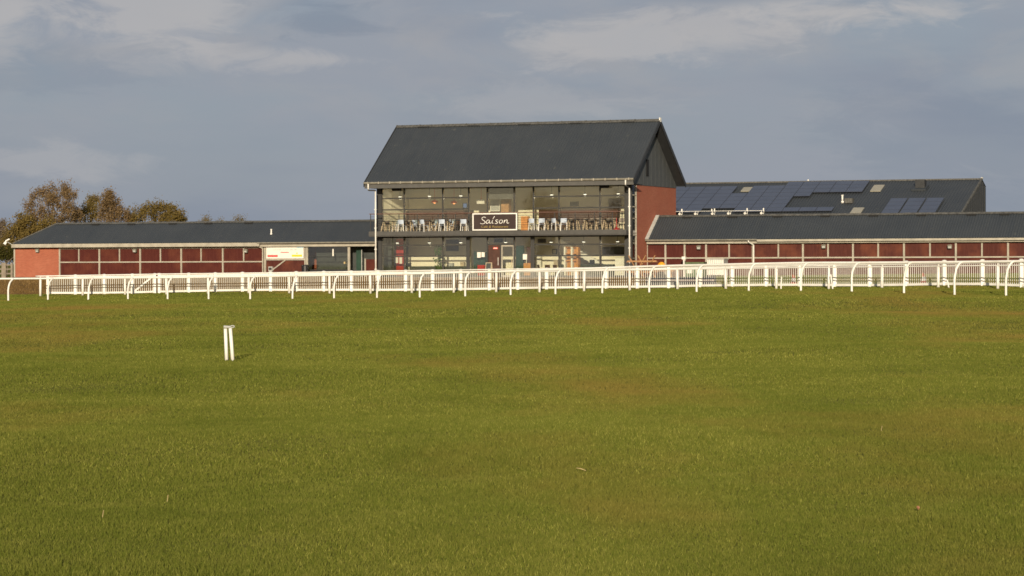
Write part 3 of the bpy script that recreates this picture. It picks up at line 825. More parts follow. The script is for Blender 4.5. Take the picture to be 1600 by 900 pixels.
picture('wall_mirror', 'grey mirror board behind the sign on the upper floor', 'mirror', 766, 781, 311.5, 330, 2.0, 'grey_box', 'paper_white')
picture('wall_screen', 'black wall screen high in the right upper bay', 'screen', 891, 904, 315, 322, 4.5, 'tv_black')
picture('wall_picture', 'brown framed picture on the upper floor, right hand bay', 'picture', 951, 970, 310, 330, 4.6, 'brown_door', 'brown_door')
box_thing('yellow_panel', 'straw', 'tall yellow panel at the left end of the upper floor', 'panel', 609, 614.5, 313, 338, 2.5, .1, base=ZF2)
box_thing('tall_cabinet', 'teak', 'tall brown cabinet behind the sign on the upper floor', 'cabinet', 783, 795, 311, 334, 1.6, .5, base=ZF2)
box_thing('wood_cabinet', 'orange_wood', 'orange wooden cabinet on the balcony right of the sign', 'cabinet', 814, 824.5, 338, 356.5, -.5, .4, base=ZF2)
box_thing('low_partition', 'brown_door', 'brown low counter along the left part of the upper floor', 'counter', 634, 735, 329, 345, 3.0, .5, base=ZF2)
box_thing('low_partition', 'brown_door', 'brown low counter along the right part of the upper floor', 'counter', 842, 965, 327, 345, 3.4, .5, base=ZF2)
def table(px0, px1, v, z0, h, label, group, top='dark_metal', leg='pale_wood', w=.7):
    u0, u1 = bu(px0, v), bu(px1, v)
    t_ = thing('table', label, 'table', ((u0 + u1) / 2, v, z0), BF, group)
    MB().box(u0, u1, v - w / 2, v + w / 2, z0 + h - .04, z0 + h).build('tabletop', top, t_)
    for u, s in ((u0 + .12, 1), (u1 - .12, -1)):
        for e in (-1, 1):
            MB().bar((u - .05 * s, v + e * (w / 2 - .05), z0 + .002), (u + .05 * s, v + e * .12, z0 + h - .045), .05).build('leg', leg, t_)
        MB().bar((u, v - w / 2 + .10, z0 + .25), (u, v + w / 2 - .10, z0 + .25), .035).build('stretcher', leg, t_)
    return t_
def chair(px, v, z0, rot, label, group, seat='pale_blue', leg='white_paint', proto={}):
    u = bu(px, v); key = (seat, leg)
    if key not in proto:
        t_ = thing('chair', label, 'chair', (0, 0, 0), BF, group)
        MB().box(-.21, .21, -.2, .2, .43, .47).build('seat', seat, t_)
        m = MB(); n_ = 6
        for i in range(n_):
            a0, a1 = -.21 + .42 * i / n_, -.21 + .42 * (i + 1) / n_
            c0, c1 = .19 + .05 * (1 - (2 * i / n_ - 1) ** 2), .19 + .05 * (1 - (2 * (i + 1) / n_ - 1) ** 2)
            m.poly([(a0, c0, .55), (a1, c1, .55), (a1, c1 + .05, .86), (a0, c0 + .05, .86)]); m.poly([(a0, c0 + .02, .55), (a1, c1 + .02, .55), (a1, c1 + .07, .86), (a0, c0 + .07, .86)])
            m.poly([(a0, c0 + .05, .86), (a1, c1 + .05, .86), (a1, c1 + .07, .86), (a0, c0 + .07, .86)])
        m.build('backrest', seat, t_)
        for sx in (-1, 1):
            MB().bar((sx * .22, -.21, .002), (sx * .18, -.17, .43), .045).build('leg', leg, t_)
            MB().bar((sx * .22, .24, .002), (sx * .19, .22, .60), .045).build('leg', leg, t_)
        proto[key] = t_
    else:
        t_ = copy_tree(proto[key])
    t_.matrix_world = BF @ Matrix.Translation((u, v, z0)) @ Matrix.Rotation(rot, 4, 'Z')
    FR[t_.name] = (BF, Vector((u, v, z0)))
    return tag(t_, label, 'chair', group)
lt = [(597, 618), (622, 646), (652, 676), (682, 704), (708, 731)]
for i, (a, b) in enumerate(lt): table(a, b, -.70, ZF2, .80, nth(i, 5, 'dark topped trestle table') + (' from the left' if 0 < i < 4 else '') + ' on the balcony left of the sign', 'balcony tables left of the sign')
rt = [(826, 846), (852, 874), (886, 906), (912, 934), (942, 964)]
for i, (a, b) in enumerate(rt): table(a, b, -.70, ZF2, .80, nth(i, 5, 'dark topped trestle table') + (' from the left' if 0 < i < 4 else '') + ' on the balcony right of the sign', 'balcony tables right of the sign')
lc = [619, 629, 648, 663, 680, 692, 707, 726]
for i, x in enumerate(lc): chair(x, -1.12 if i % 2 else -.25, ZF2, math.pi + random.uniform(-.5, .5) if i % 2 else random.uniform(-.5, .5), nth(i, 8, 'pale blue chair') + (' from the left' if 0 < i < 7 else '') + ' on the balcony left of the sign', 'balcony chairs left of the sign')
rc = [833, 846, 869, 881]
for i, x in enumerate(rc): chair(x, -1.10, ZF2, math.pi + random.uniform(-.5, .5), nth(i, 4, 'pale blue chair') + (' from the left' if 0 < i < 3 else '') + ' on the balcony right of the sign', 'balcony chairs right of the sign')
rw = [856, 889, 911, 923, 936, 948, 958, 971]
for i, x in enumerate(rw): chair(x, -.3, ZF2, random.uniform(-.6, .6), nth(i, 8, 'pale wooden chair') + (' from the left' if 0 < i < 7 else '') + ' on the right half of the balcony', 'wooden balcony chairs', 'weathered_wood', 'pale_wood')
for i, x in enumerate([602, 640, 672, 699]): chair(x, -.28, ZF2, random.uniform(-.6, .6), nth(i, 4, 'pale wooden chair') + (' from the left' if 0 < i < 3 else '') + ' on the left half of the balcony', 'wooden balcony chairs', 'weathered_wood', 'pale_wood')
# red stand on the right of the balcony
u = bu(963.5, -1.0)
t_ = thing('parasol_stand', 'red parasol base with red pole at the right end of the balcony', 'parasol base', (u, -1.0, ZF2))
MB().lathe((u, -1.0, ZF2), [(.24, 0), (.24, .10), (.10, .17), (.04, .22)], 12).build('base', 'red_paint', t_)
MB().lathe((u, -1.0, ZF2 + .22), [(.025, 0), (.025, .62)], 8).build('pole', 'red_paint', t_)

o = MB().box(bu(764, .3), bu(802.5, .3), .25, .32, bz(783, 311, .3), ZHEAD - .11).build('roller_blind', 'fascia_grey', None, BF)
tag(o, 'dark grey roller blind behind the glass above the sign', 'blind')
for i, x in enumerate((641, 656, 668, 684, 698, 714, 727)): chair(x, 1.2 + .5 * (i % 2), ZF2, random.uniform(-1, 1), nth(i, 7, 'dark chair') + (' from the left' if 0 < i < 6 else '') + ' indoors upstairs left of the sign', 'dark upstairs chairs', 'brown_door', 'dark_metal')
for i, x in enumerate((850, 864, 892, 906, 922, 941, 956)): chair(x, 1.2 + .5 * (i % 2), ZF2, random.uniform(-1, 1), nth(i, 7, 'dark chair') + (' from the left' if 0 < i < 6 else '') + ' indoors upstairs right of the sign', 'dark upstairs chairs', 'brown_door', 'dark_metal')
# ground floor fittings
box_thing('shelf_unit', 'interior_dark', 'dark shelf unit behind the leftmost ground floor window', 'shelves', 597, 611, 372, 426, 1.2, .5, base=ZF1)
t_, (u0, u1, z0, z1) = box_thing('red_screen', 'red_cloth', 'red panel behind the leftmost ground floor window', 'panel', 614, 631, 373, 427, 2.6, .1, base=ZF1)
for i, (x, y0, y1) in enumerate(((620, 402, 411), (626, 402, 412))):
    picture('notice', 'white notice on the red panel, ' + ('left one' if i == 0 else 'right one'), 'notice', x - 2, x + 2, y0, y1, 2.5, 'paper_white', 'paper_white', .02)
picture('blackboard', 'upper black menu board on the ground floor rear wall', 'board', 697, 716, 374.5, 381, 4.6, 'interior_dark', 'black_plastic')
picture('blackboard', 'lower black menu board on the ground floor rear wall', 'board', 697, 716, 384, 392, 4.6, 'interior_dark', 'black_plastic')
picture('poster', 'left white poster beside the entrance', 'poster', 745.5, 751, 394, 402.5, -.02 - .08, 'paper_white', 'paper_white', .02)
picture('poster', 'right white poster beside the entrance', 'poster', 752.3, 757, 394, 401.5, -.10, 'paper_white', 'paper_white', .02)
picture('poster', 'white notice right of the glazed entrance door', 'poster', 817, 823, 397, 405.5, -.10, 'paper_white', 'paper_white', .02)
picture('exit_plate', 'small red plate above the brown entrance door', 'plate', 770.5, 777.5, 386.3, 389.3, -.1, 'paper_white', 'ad_red', .035)
picture('hanging_screen', 'dark hanging screen inside above the entrance', 'screen', 772, 786, 372.5, 378.8, 1.4, 'tv_black')
picture('hanging_screen', 'dark hanging screen inside right of the entrance', 'screen', 840, 853, 373, 379.5, 2.0, 'tv_black')
picture('wall_picture', 'small framed picture on the ground floor, right of the entrance', 'picture', 863, 870, 389, 397, 4.6, 'interior_cream', 'black_plastic')
picture('wall_board', 'dark noticeboard in the rightmost ground floor bay', 'board', 941, 975, 385.5, 398, 4.6, 'interior_dark', 'black_plastic')
box_thing('red_stool', 'red_paint', 'low red cushion seat beside the entrance window', 'seat', 746, 756.5, 414, 420, .25, .5, base=ZF1)
box_thing('dark_dresser', 'dark_green', 'dark green dresser behind the window left of the entrance', 'dresser', 740, 758, 393, 421, .6, .5, base=ZF1)
box_thing('reception_desk', 'brown_door', 'brown reception desk right of the glazed door', 'desk', 823, 832, 386, 422, .7, .5, base=ZF1)
box_thing('display_plinth', 'orange_wood', 'small orange wooden plinth right of the glazed door', 'plinth', 818, 829, 411, 423, .2, .4, base=ZF1)
box_thing('dark_curtain', 'dark_green', 'dark green curtain inside the glazed entrance door', 'curtain', 806, 818, 384, 424, .9, .12, base=ZF1)
# tall wooden shelf: carcass and shelves
u0, u1 = bu(881, .5), bu(903, .5); z1 = bz(892, 385.5, .5)
t_ = thing('wooden_shelf_unit', 'tall orange wooden shelf unit with pale ends behind ground floor glass', 'shelf unit', ((u0 + u1) / 2, .7, ZF1))
for q, mm_ in ((u0, 'paper_white'), ((u0 + u1) / 2, 'paper_white'), (u1 - .1, 'orange_wood')): part_box('upright', mm_, t_, q, q + .12, .48, .95, ZF1, z1)
zs = [ZF1 + .05, 1.25, 1.75, 2.25, z1 - .02]
for z in zs: part_box('shelf', 'orange_wood', t_, u0 + .121, u1 - .101, .5, .95, z - .03, z + .03)
part_box('shelf_back', 'orange_wood', t_, u0 + .121, u1 - .101, .85, .9, ZF1, z1 - .05)
# white staircase at the right
u0 = bu(903, 2.5)
t_ = thing('staircase', 'white staircase rising left behind the right ground floor bays', 'stairs', (u0 + 1, 3, ZF1))
MB().poly([(u0 + 2.6, 2.5, ZF1 + .1), (u0 + 2.6, 2.5, ZF1 + .5), (u0 - 1.7, 2.5, 3.5), (u0 - 1.7, 2.5, 3.05)]).poly([(u0 + 2.6, 2.58, ZF1 + .1), (u0 + 2.6, 2.58, ZF1 + .5), (u0 - 1.7, 2.58, 3.5), (u0 - 1.7, 2.58, 3.05)]).poly([(u0 + 2.6, 2.5, ZF1 + .5), (u0 + 2.6, 2.58, ZF1 + .5), (u0 - 1.7, 2.58, 3.5), (u0 - 1.7, 2.5, 3.5)]).build('stringer', 'paper_white', t_)
for i in range(12):
    z = ZF1 + .22 + i * .215; uu = u0 + 2.4 - i * .32
    part_box('step', 'grey_box', t_, uu - .16, uu + .16, 2.6, 3.5, z - .03, z + .02)
box_thing('fridge', 'paper_white', 'white cabinet behind the rightmost ground floor glass', 'fridge', 961, 975, 402, 424, .35, .6, base=ZF1)
box_thing('serving_counter', 'interior_dark', 'long dark serving counter behind the right ground floor bays', 'counter', 876, 958, 413, 426, .9, .6, base=ZF1)
box_thing('serving_counter', 'interior_dark', 'long dark counter behind the left ground floor bays', 'counter', 640, 728, 416, 426, .9, .6, base=ZF1)
for i, (x, y0, mt) in enumerate(((637, 411, 'black_plastic'), (704, 411, 'grey_box'), (722, 409, 'pale_wood'), (842, 401, 'paper_white'), (868, 406, 'pale_wood'), (924, 406, 'black_plastic'))):
    lab = ['black coffee machine at the left end of the left counter', 'grey till on the left ground floor counter', 'pale wooden box at the right end of the left counter', 'white till screen right of the entrance', 'pale basket beside the wooden shelf unit', 'black till on the right ground floor counter'][i]
    box_thing(['coffee_machine', 'till', 'wooden_box', 'till', 'basket', 'till'][i], mt, lab, ['machine', 'till', 'box', 'till', 'basket', 'till'][i], x - 3, x + 3, y0, 417, 1.0, .3, base=None)
for i, x in enumerate((846, 858, 871)): chair(x, .7, ZF1, random.uniform(-1, 1) + 2, nth(i, 3, 'dark chair inside the ground floor window right of the entrance'), 'dark indoor chairs', 'brown_door', 'grey_box')
# potted plant: trunk, leaves, pot
def leaf_cloud(pts, size, mat, name, parent, frame=WF, kind=None, seed=0, flat=.0):
    r_ = np.random.default_rng(seed); cnt = len(pts)
    nrm = r_.normal(size=(cnt, 3)); nrm[:, 2] += flat; nrm /= np.linalg.norm(nrm, axis=1)[:, None]
    a = np.cross(nrm, r_.normal(size=(cnt, 3))); a /= np.linalg.norm(a, axis=1)[:, None]; b = np.cross(nrm, a)
    sz = size * (.6 + .8 * r_.random(cnt))[:, None]
    V = np.stack([pts - a * sz * .5, pts + b * sz * .32, pts + a * sz * .5, pts - b * sz * .32], 1).reshape(-1, 3)
    fr, off = FR[parent.name]; V = V - np.array(off)
    me = bpy.data.meshes.new(name)
    me.from_pydata(V.tolist(), [], np.arange(cnt * 4).reshape(-1, 4).tolist())
    at_ = me.attributes.new('rnd', 'FLOAT', 'POINT'); at_.data.foreach_set('value', np.repeat(r_.random(cnt), 4).astype(np.float32))
    me.materials.append(MATS[mat])
    o = bpy.data.objects.new(name, me); COL.objects.link(o); o.parent = parent; FR[o.name] = (fr, off)
    return o
u, z = bp(687, 420, .55)
t_ = thing('potted_plant', 'tall green potted plant behind the ground floor glass', 'plant', (u, .55, ZF1))
MB().lathe((u, .55, ZF1), [(.14, 0), (.2, .35), (.21, .38)], 12).build('pot', 'brown_door', t_)
MB().tube([(u, .55, ZF1 + .3), (u + .05, .55, 1.6), (u - .02, .55, 2.6)], [.03, .025, .015], 6).build('stem', 'bark', t_)
r_ = np.random.default_rng(3)
pts = np.stack([u + r_.normal(0, .16, 260), .55 + r_.normal(0, .16, 260), 1.1 + r_.random(260) * 1.75], -1)
leaf_cloud(pts, .16, 'leaf_green', 'leaves', t_)

# A-board outside, plus small bits
u, z = bp(764, 420, -2.0); zb_ = zgb(u, -2.0)
t_ = thing('sandwich_board', 'small wooden framed sandwich board outside the entrance', 'sign board', (u, -2, zb_))
zt = bz(764, 410, -2.0)
for s in (-1, 1):
    m = MB()
    m.bar((u - .2, -2 + s * .02, zt), (u - .2, -2 + s * .22, zb_ + .01), .04).bar((u + .2, -2 + s * .02, zt), (u + .2, -2 + s * .22, zb_ + .01), .04)
    m.bar((u - .2, -2 + s * .03, zt - .03), (u + .2, -2 + s * .03, zt - .03), .04).bar((u - .2, -2 + s * .2, zb_ + .12), (u + .2, -2 + s * .2, zb_ + .12), .04)
    fr_ = m.build('frame', 'pale_wood', t_)
    MB().poly([(u - .18, -2 + s * .04, zt - .05), (u + .18, -2 + s * .04, zt - .05), (u + .18, -2 + s * .2, zb_ + .15), (u - .18, -2 + s * .2, zb_ + .15)]).build('panel', 'interior_dark', t_)

# ================================================================== long low ranges
RV, REAVE, RRIDGE, RREAR = 3.05, 2.6, 4.94, 7.3
def flood_lamp(px, py, v, label):
    u, z = bp(px, py, v)
    t_ = thing('flood_lamp', label, 'lamp', (u, v, z), BF, 'flood lamps under the eaves of the low ranges')
    MB().box(u - .03, u + .03, v - .06, v, z - .02, z + .12).build('bracket', 'grey_metal', t_)
    MB().poly([(u - .12, v - .2, z - .17), (u + .12, v - .2, z - .17), (u + .15, v - .26, z + .08), (u - .15, v - .26, z + .08)]).box(u - .13, u + .13, v - .2, v - .062, z - .16, z + .1).build('housing', 'pale_gutter', t_)
    MB().box(u - .10, u + .10, v - .235, v - .205, z - .12, z + .04).build('lens', 'grey_box', t_)
def low_range(name, label, u0, u1, ze, zr, hip, side):
    t_ = thing(name, label, 'building', ((u0 + u1) / 2, 5, zgb((u0 + u1) / 2, 3)))
    rf = corrugated(u0, u1, REAVE, ze, RRIDGE, zr, .18, .007 if hip else .015, hip).build('roof', 'roof_sheet', t_)
    corrugated(u0, u1, RREAR, ze, RRIDGE, zr, .18, .022, hip).build('rear_slope', 'roof_sheet', rf)
    if hip:
        MB().poly([(u0, REAVE, ze), (u0 + hip, RRIDGE, zr), (u0, RREAR, ze)]).build('hip_end', 'roof_sheet', rf)
        MB().tube([(u0 - .02, REAVE, ze + .03), (u0 + hip, RRIDGE, zr + .03)], .05, 6).build('hip_cap', 'lead', rf)
    m = MB(); a = u0 + hip; n_ = int((u1 - a) / 2.4)
    for i in range(n_):
        p, q = a + (u1 - a) * i / n_, a + (u1 - a) * (i + 1) / n_; j = random.uniform(-.012, .012)
        m.poly([(p, RRIDGE - .2, zr - .08 + j), (q, RRIDGE - .2, zr - .08 + j), (q, RRIDGE, zr + .06 + j), (p, RRIDGE, zr + .06 + j)])
        m.poly([(p, RRIDGE, zr + .06 + j), (q, RRIDGE, zr + .06 + j), (q, RRIDGE + .2, zr - .08 + j), (p, RRIDGE + .2, zr - .08 + j)])
    m.build('ridge_cap', 'lead', rf)
    return t_, rf
ZEL, ZRL = 3.19, 4.76
left, lroof = low_range('stable_range', 'long low range with brick end wall and maroon bays left of the pavilion', -42.3, -10.75, ZEL, ZRL, 2.5, -1)
ZER, ZRR = 3.20, 4.86
right, rroof = low_range('stable_range', 'long low maroon panelled range with cream posts right of the pavilion', 8.95, 44.0, ZER, ZRR, 0, 1)
for px, rf, zz_ in [(x, lroof, ZRL) for x in (152, 208, 272, 328, 391)] + [(x, rroof, ZRR) for x in (1075, 1146, 1216, 1291, 1366, 1441, 1519, 1571)]:
    u = bu(px, RRIDGE); MB().box(u - .32, u + .32, RRIDGE - .30, RRIDGE - .17, zz_ - .17, zz_ - .06).build('ridge_vent', 'black_void', rf)
# verge flashing where the right roof meets the pavilion
MB().bar((9.0, REAVE - .02, ZER + .04), (9.0, RRIDGE, ZRR + .05), .28, .06).build('verge_flashing', 'grey_box', rroof)
# gutters and fascia
g1 = MB().box(-42.35, bu(405, 2.5), 2.46, 2.58, ZEL - .30, ZEL - .03).build('gutter', 'cream_paint', lroof)
MB().tube([(bu(402, 2.5), 2.48, ZEL - .06), (-10.8, 2.48, ZEL - .06)], .06, 8).build('gutter', 'pale_gutter', lroof)
uj = bu(1183, 2.5)
MB().tube([(8.95, 2.48, ZER - .06), (uj, 2.48, ZER - .06)], .06, 8).build('gutter', 'pale_gutter', rroof)
MB().box(uj, 44, 2.44, 2.56, ZER - .19, ZER - .04).build('gutter', 'cream_paint', rroof)
MB().box(8.95, 44, 2.72, 2.76, ZER - .30, ZER - .12).build('fascia', 'cream_paint', rroof)
MB().box(-42.2, -10.8, 2.72, 2.76, ZEL - .34, ZEL - .10).build('fascia', 'cream_paint', rroof if False else lroof)
MB().box(8.95, 44, 2.77, RV + .05, ZER - .16, ZER - .12).build('soffit', 'fascia_grey', rroof)
MB().box(-42.2, -10.8, 2.77, RV + .05, ZEL - .16, ZEL - .12).build('soffit', 'fascia_grey', lroof)
# left walls
lzb = .35
ue0, ue1 = bu(24, RV), bu(93, RV)
MB().box(ue0, ue1, RV, RREAR - .4, lzb, ZEL - .2).build('brick_end_wall', 'brick', left)
MB().box(ue0 - .12, ue0, RV - .05, RV + .1, lzb, ZEL - .3).build('corner_post', 'cream_paint', left)
MB().box(ue1 + .01, -10.8, RREAR - .6, RREAR - .4, lzb, ZEL - .2).build('rear_wall', 'brick', left)
def post(parent, px, z0, z1, w=.11, v=RV, mat='cream_paint', name='post'):
    u = bu(px, v); return MB().box(u - w / 2, u + w / 2, v - .06, v + .04, z0, z1).build(name, mat, parent)
def hrail(parent, pa, pb, py, v=RV, h=.08, mat='cream_paint'):
    z = bz((pa + pb) / 2, py, v); return MB().box(bu(pa, v), bu(pb, v), v - .045, v + .03, z - h / 2, z + h / 2).build('rail', mat, parent)
def panel(parent, pa, pb, z0, z1, mat, v=RV + .05):
    return MB().box(bu(pa, v) + .006, bu(pb, v) - .006, v, v + .06, z0, z1).build('panel', mat, parent)
ztl = bz(250, 387.6, RV); zml = bz(250, 409.3, RV)
LP = [93.5, 155.5, 219.3, 283.5, 348.4, 411]; LI = [123.5, 187, 251, 314.5, 381]
for x in LP: post(left, x, lzb, ZEL - .3)
for i, (a, b) in enumerate(zip(LP, LP[1:])):
    u0_, u1_ = bu(a, RV) + .056, bu(b, RV) - .056
    MB().box(u0_, u1_, RV - .045, RV + .03, ztl - .05, ztl + .06).build('rail', 'cream_paint', left)
    MB().box(u0_, u1_, RV - .045, RV + .03, zml - .045, zml + .045).build('rail', 'cream_paint', left)
    um = bu(LI[i], RV)
    MB().box(um - .045, um + .045, RV - .05, RV + .03, zml + .046, ztl - .051).build('batten', 'cream_paint', left)
    panel(left, a, LI[i], zml, ZEL - .2, 'maroon_boards'); panel(left, LI[i], b, zml, ZEL - .2, 'maroon_boards'); panel(left, a, b, lzb, zml - .002, 'maroon_boards')
# bay with the sponsor board, glazed bay and doorway
post(left, 414.5, lzb, ZEL - .18, .14); post(left, 477, lzb, ZEL - .18, .10); post(left, 480, lzb, ZEL - .22, .12); post(left, 545.5, lzb, ZEL - .18, .18)
panel(left, 411, 479, lzb, ZEL - .2, 'maroon_boards_worn')
MB().box(bu(414.5, RV) + .072, bu(477, RV) - .052, RV - .05, RV + .03, ZEL - .33, ZEL - .22).build('rail', 'cream_paint', left)
MB().box(bu(414.5, RV) + .072, bu(477, RV) - .052, RV - .05, RV + .03, bz(445, 405.6, RV) - .05, bz(445, 405.6, RV) + .05).build('rail', 'cream_paint', left)
pa, pb = bp(446, 406.5, RV), bp(423, 424, RV)
MB().bar((pa[0], RV - .01, pa[1]), (pb[0], RV - .01, pb[1]), .07, .09).build('brace', 'cream_paint', left)
MB().box(bu(480, RV) + .062, bu(545.5, RV) - .092, RV - .045, RV + .03, ZEL - .36, ZEL - .22).build('rail', 'cream_paint', left)
wb = MB(); ua_, ub_ = bu(480, RV) + .062, bu(545.5, RV) - .092
for z in (bz(510, 401.5, RV), 1.15): wb.box(ua_, ub_, RV - .02, RV + .02, z - .025, z + .025)
wb = wb.build('glazed_bay', 'dark_metal', left)
MB().box(ua_, ub_, RV - .004, RV + .004, bz(510, 401.5, RV) + .027, ZEL - .37).build('pane', 'glass', wb); MB().box(ua_, ub_, RV - .004, RV + .004, 1.177, bz(510, 401.5, RV) - .027).build('pane', 'glass', wb)
MB().box(ua_, ub_, RV + .02, RV + .06, lzb, 1.12).build('kick_panel', 'dark_metal', wb)
MB().box(ua_ - .1, -10.8, RV + 1.6, RV + 1.7, lzb, ZEL - .2).build('inner_wall', 'interior_dark', left)
MB().box(bu(545.5, RV) + .1, -10.8, RV - .05, RV + .03, ZEL - .34, ZEL - .22).build('rail', 'cream_paint', left)
ud0, ud1 = bu(572, RV + .3), bu(587, RV + .3)
MB().box(ud0, ud1 + .6, RV + .3, RV + .35, lzb, bz(578, 405, RV + .3)).build('half_door', 'maroon_boards', left)
post(left, 571, lzb, bz(571, 404, RV + .3), .1, RV + .3)
MB().box(bu(548, RV) + .02, bu(556, RV), RV + .9, RV + .95, lzb, 2.75).build('door_leaf', 'dark_green', left)
MB().tube([(bu(560.5, RV), RV + .5, .5), (bu(560.5, RV), RV + .5, 2.6)], .03, 6).build('pole', 'grey_box', left)
MB().box(bu(539, RV) - .06, bu(539, RV) + .06, RV - .09, RV - .046, bz(539, 412, RV), bz(539, 409, RV)).build('door_handle', 'straw', left)
MB().box(bu(520.6, RV) - .05, bu(520.6, RV) + .05, RV - .03, RV - .022, bz(520, 400, RV), bz(520, 389, RV)).build('notice_strip', 'paper_white', left)
# left downpipe with offset
ud = bu(410.5, RV - .15)
MB().tube(smooth_pts([(ud - .33, 2.5, ZEL - .1), (ud - .3, 2.55, ZEL - .25), (ud - .05, RV - .15, ZEL - .45), (ud, RV - .15, ZEL - .7), (ud, RV - .15, 1.6), (ud, RV - .15, .45)], 5), .05, 8).build('downpipe', 'cream_paint', left, smooth=True)
u = bu(424, 3.5); zr_ = ZEL + (3.5 - REAVE) / (RRIDGE - REAVE) * (ZRL - ZEL)
MB().lathe((u, 3.5, zr_ - .03), [(.09, 0), (.09, .06), (.055, .08), (.055, .36), (.07, .365), (.07, .40)], 10).build('vent_pipe', 'white_plastic', lroof)
# right walls
rzb = .55
RP = [1011, 1040, 1070, 1103.5, 1176.5, 1254.8, 1333, 1412.7, 1493.7, 1575.3, 1658]; RI = {3: 1139.5, 4: 1216.4, 5: 1294, 6: 1372.4, 7: 1453.3, 8: 1534.5, 9: 1616}
ztr = bz(1300, 379.0, RV); zmr = bz(1300, 402.4, RV)
for x in RP: post(right, x, rzb, ZER - .3, .12)
for i, (a, b) in enumerate(zip(RP, RP[1:])):
    u0_, u1_ = bu(a, RV) + .062, bu(b, RV) - .062
    MB().box(u0_, u1_, RV - .045, RV + .03, ztr - .05, ztr + .05).build('rail', 'cream_paint', right)
    MB().box(u0_, u1_, RV - .045, RV + .03, zmr - .045, zmr + .045).build('rail', 'cream_paint', right)
    if i in RI:
        um = bu(RI[i], RV)
        MB().box(um - .05, um + .05, RV - .05, RV + .03, zmr + .046, ztr - .051).build('batten', 'cream_paint', right)
        panel(right, a, RI[i], zmr, ZER - .2, 'maroon_boards_worn'); panel(right, RI[i], b, zmr, ZER - .2, 'maroon_boards_worn')
    else:
        panel(right, a, b, zmr, ZER - .2, 'maroon_boards')
    panel(right, a, b, rzb, zmr - .002, 'maroon_boards')
MB().box(bu(1660, RV), 44, RV, RV + .2, rzb, ZER - .2).build('end_wall', 'maroon_boards', right)
MB().box(8.95, 44, RREAR - .6, RREAR - .4, rzb, ZER - .2).build('rear_wall', 'brick', right)
MB().box(43.8, 44.0, RV + .21, RREAR - .61, rzb, ZER - .2).build('side_wall', 'brick', right)
ud = bu(1177.5, RV - .16)
MB().tube(smooth_pts([(ud - .25, 2.5, ZER - .1), (ud - .22, 2.52, ZER - .22), (ud - .03, RV - .16, ZER - .40), (ud, RV - .16, ZER - .6), (ud, RV - .16, 1.6), (ud, RV - .16, .7)], 5), .05, 8).build('downpipe', 'white_paint', right, smooth=True)
flood_lamp(60, 391, RV, 'small flood lamp on the brick end wall of the left range')
flood_lamp(212, 391, RV - .05, 'flood lamp on the maroon bays nearest the brick end wall')
flood_lamp(385.5, 391.5, RV - .05, 'flood lamp on the maroon bays beside the sponsor board')
flood_lamp(1093, 386, RV - .05, 'flood lamp on the right range nearest the pavilion')
flood_lamp(1288, 384.3, RV - .05, 'middle flood lamp on the right range')
flood_lamp(1485, 384.6, RV - .05, 'rightmost flood lamp on the right range')

# sponsor board
VB2 = RV - .12
t_ = thing('sponsor_board', 'white sponsor board with red and yellow blocks on the left range', 'sign', (bu(446, VB2), VB2, bz(446, 404, VB2)))
u0, u1 = bu(416, VB2), bu(474.3, VB2); z1, z0 = bz(446, 384.4, VB2), bz(446, 404, VB2)
part_box('board', 'paper_white', t_, u0, u1, VB2, VB2 + .04, z0, z1)
def ad(px0, px1, y0, y1, mat, name, h=.006): part_box(name, mat, t_, bu(px0, VB2), bu(px1, VB2), VB2 - h, VB2 - .002, bz(446, y1, VB2), bz(446, y0, VB2))
ad(424, 464, 384.6, 386.4, 'dark_green', 'green_band'); ad(464, 474, 384.7, 387, 'ad_blue', 'blue_corner'); ad(416.5, 424, 385.6, 386.9, 'ad_grey', 'grey_tab')
ad(418, 434, 398.2, 401.6, 'ad_red', 'red_block'); ad(456, 472, 398, 401.2, 'ad_yellow', 'yellow_block'); ad(463, 465, 394.8, 396.6, 'ad_yellow', 'yellow_mark')
m = MB()
for i in range(26):
    x = 427 + i * 1.45
    if i in (9, 12, 17, 22): continue
    a, b = bu(x, VB2), bu(x + random.uniform(.7, 1.15), VB2); h = random.uniform(.05, .085)
    m.box(a, b, VB2 - .006, VB2 - .002, bz(446, 391, VB2), bz(446, 391, VB2) + h)
m.build('lettering', 'ad_grey', t_)
m = MB()
for i in range(9):
    x = 438.5 + i * 1.45
    m.box(bu(x, VB2), bu(x + 1.15, VB2), VB2 - .006, VB2 - .002, bz(446, 395.2, VB2), bz(446, 395.2, VB2) + random.uniform(.07, .10))
m.build('lettering', 'ad_red', t_)
# meter box, litter bin
u = bu(422.5, RV - .12)
t_ = thing('meter_box', 'grey wall box under the sponsor board', 'box', (u, RV - .1, bz(422, 423, RV)))
part_box('casing', 'grey_box', t_, u - .16, u + .16, RV - .15, RV + .04, bz(422, 424, RV), bz(422, 416.5, RV)); part_box('cover', 'grey_metal', t_, u - .12, u + .12, RV - .165, RV - .151, bz(422, 422, RV), bz(422, 418, RV))
u, v = bu(476.5, 2.2), 2.2; zb_ = zgb(u, v)
t_ = thing('litter_bin', 'black litter bin standing right of the sponsor board', 'bin', (u, v, zb_))
zt = bz(476.5, 413.5, v)
MB().lathe((u, v, zb_), [(.22, 0), (.25, .1), (.25, zt - zb_ - .12)], 14).build('body', 'black_plastic', t_)
MB().lathe((u, v, zt - .118), [(.28, 0), (.28, .05), (.2, .11), (.02, .118)], 14).build('lid', 'black_plastic', t_)

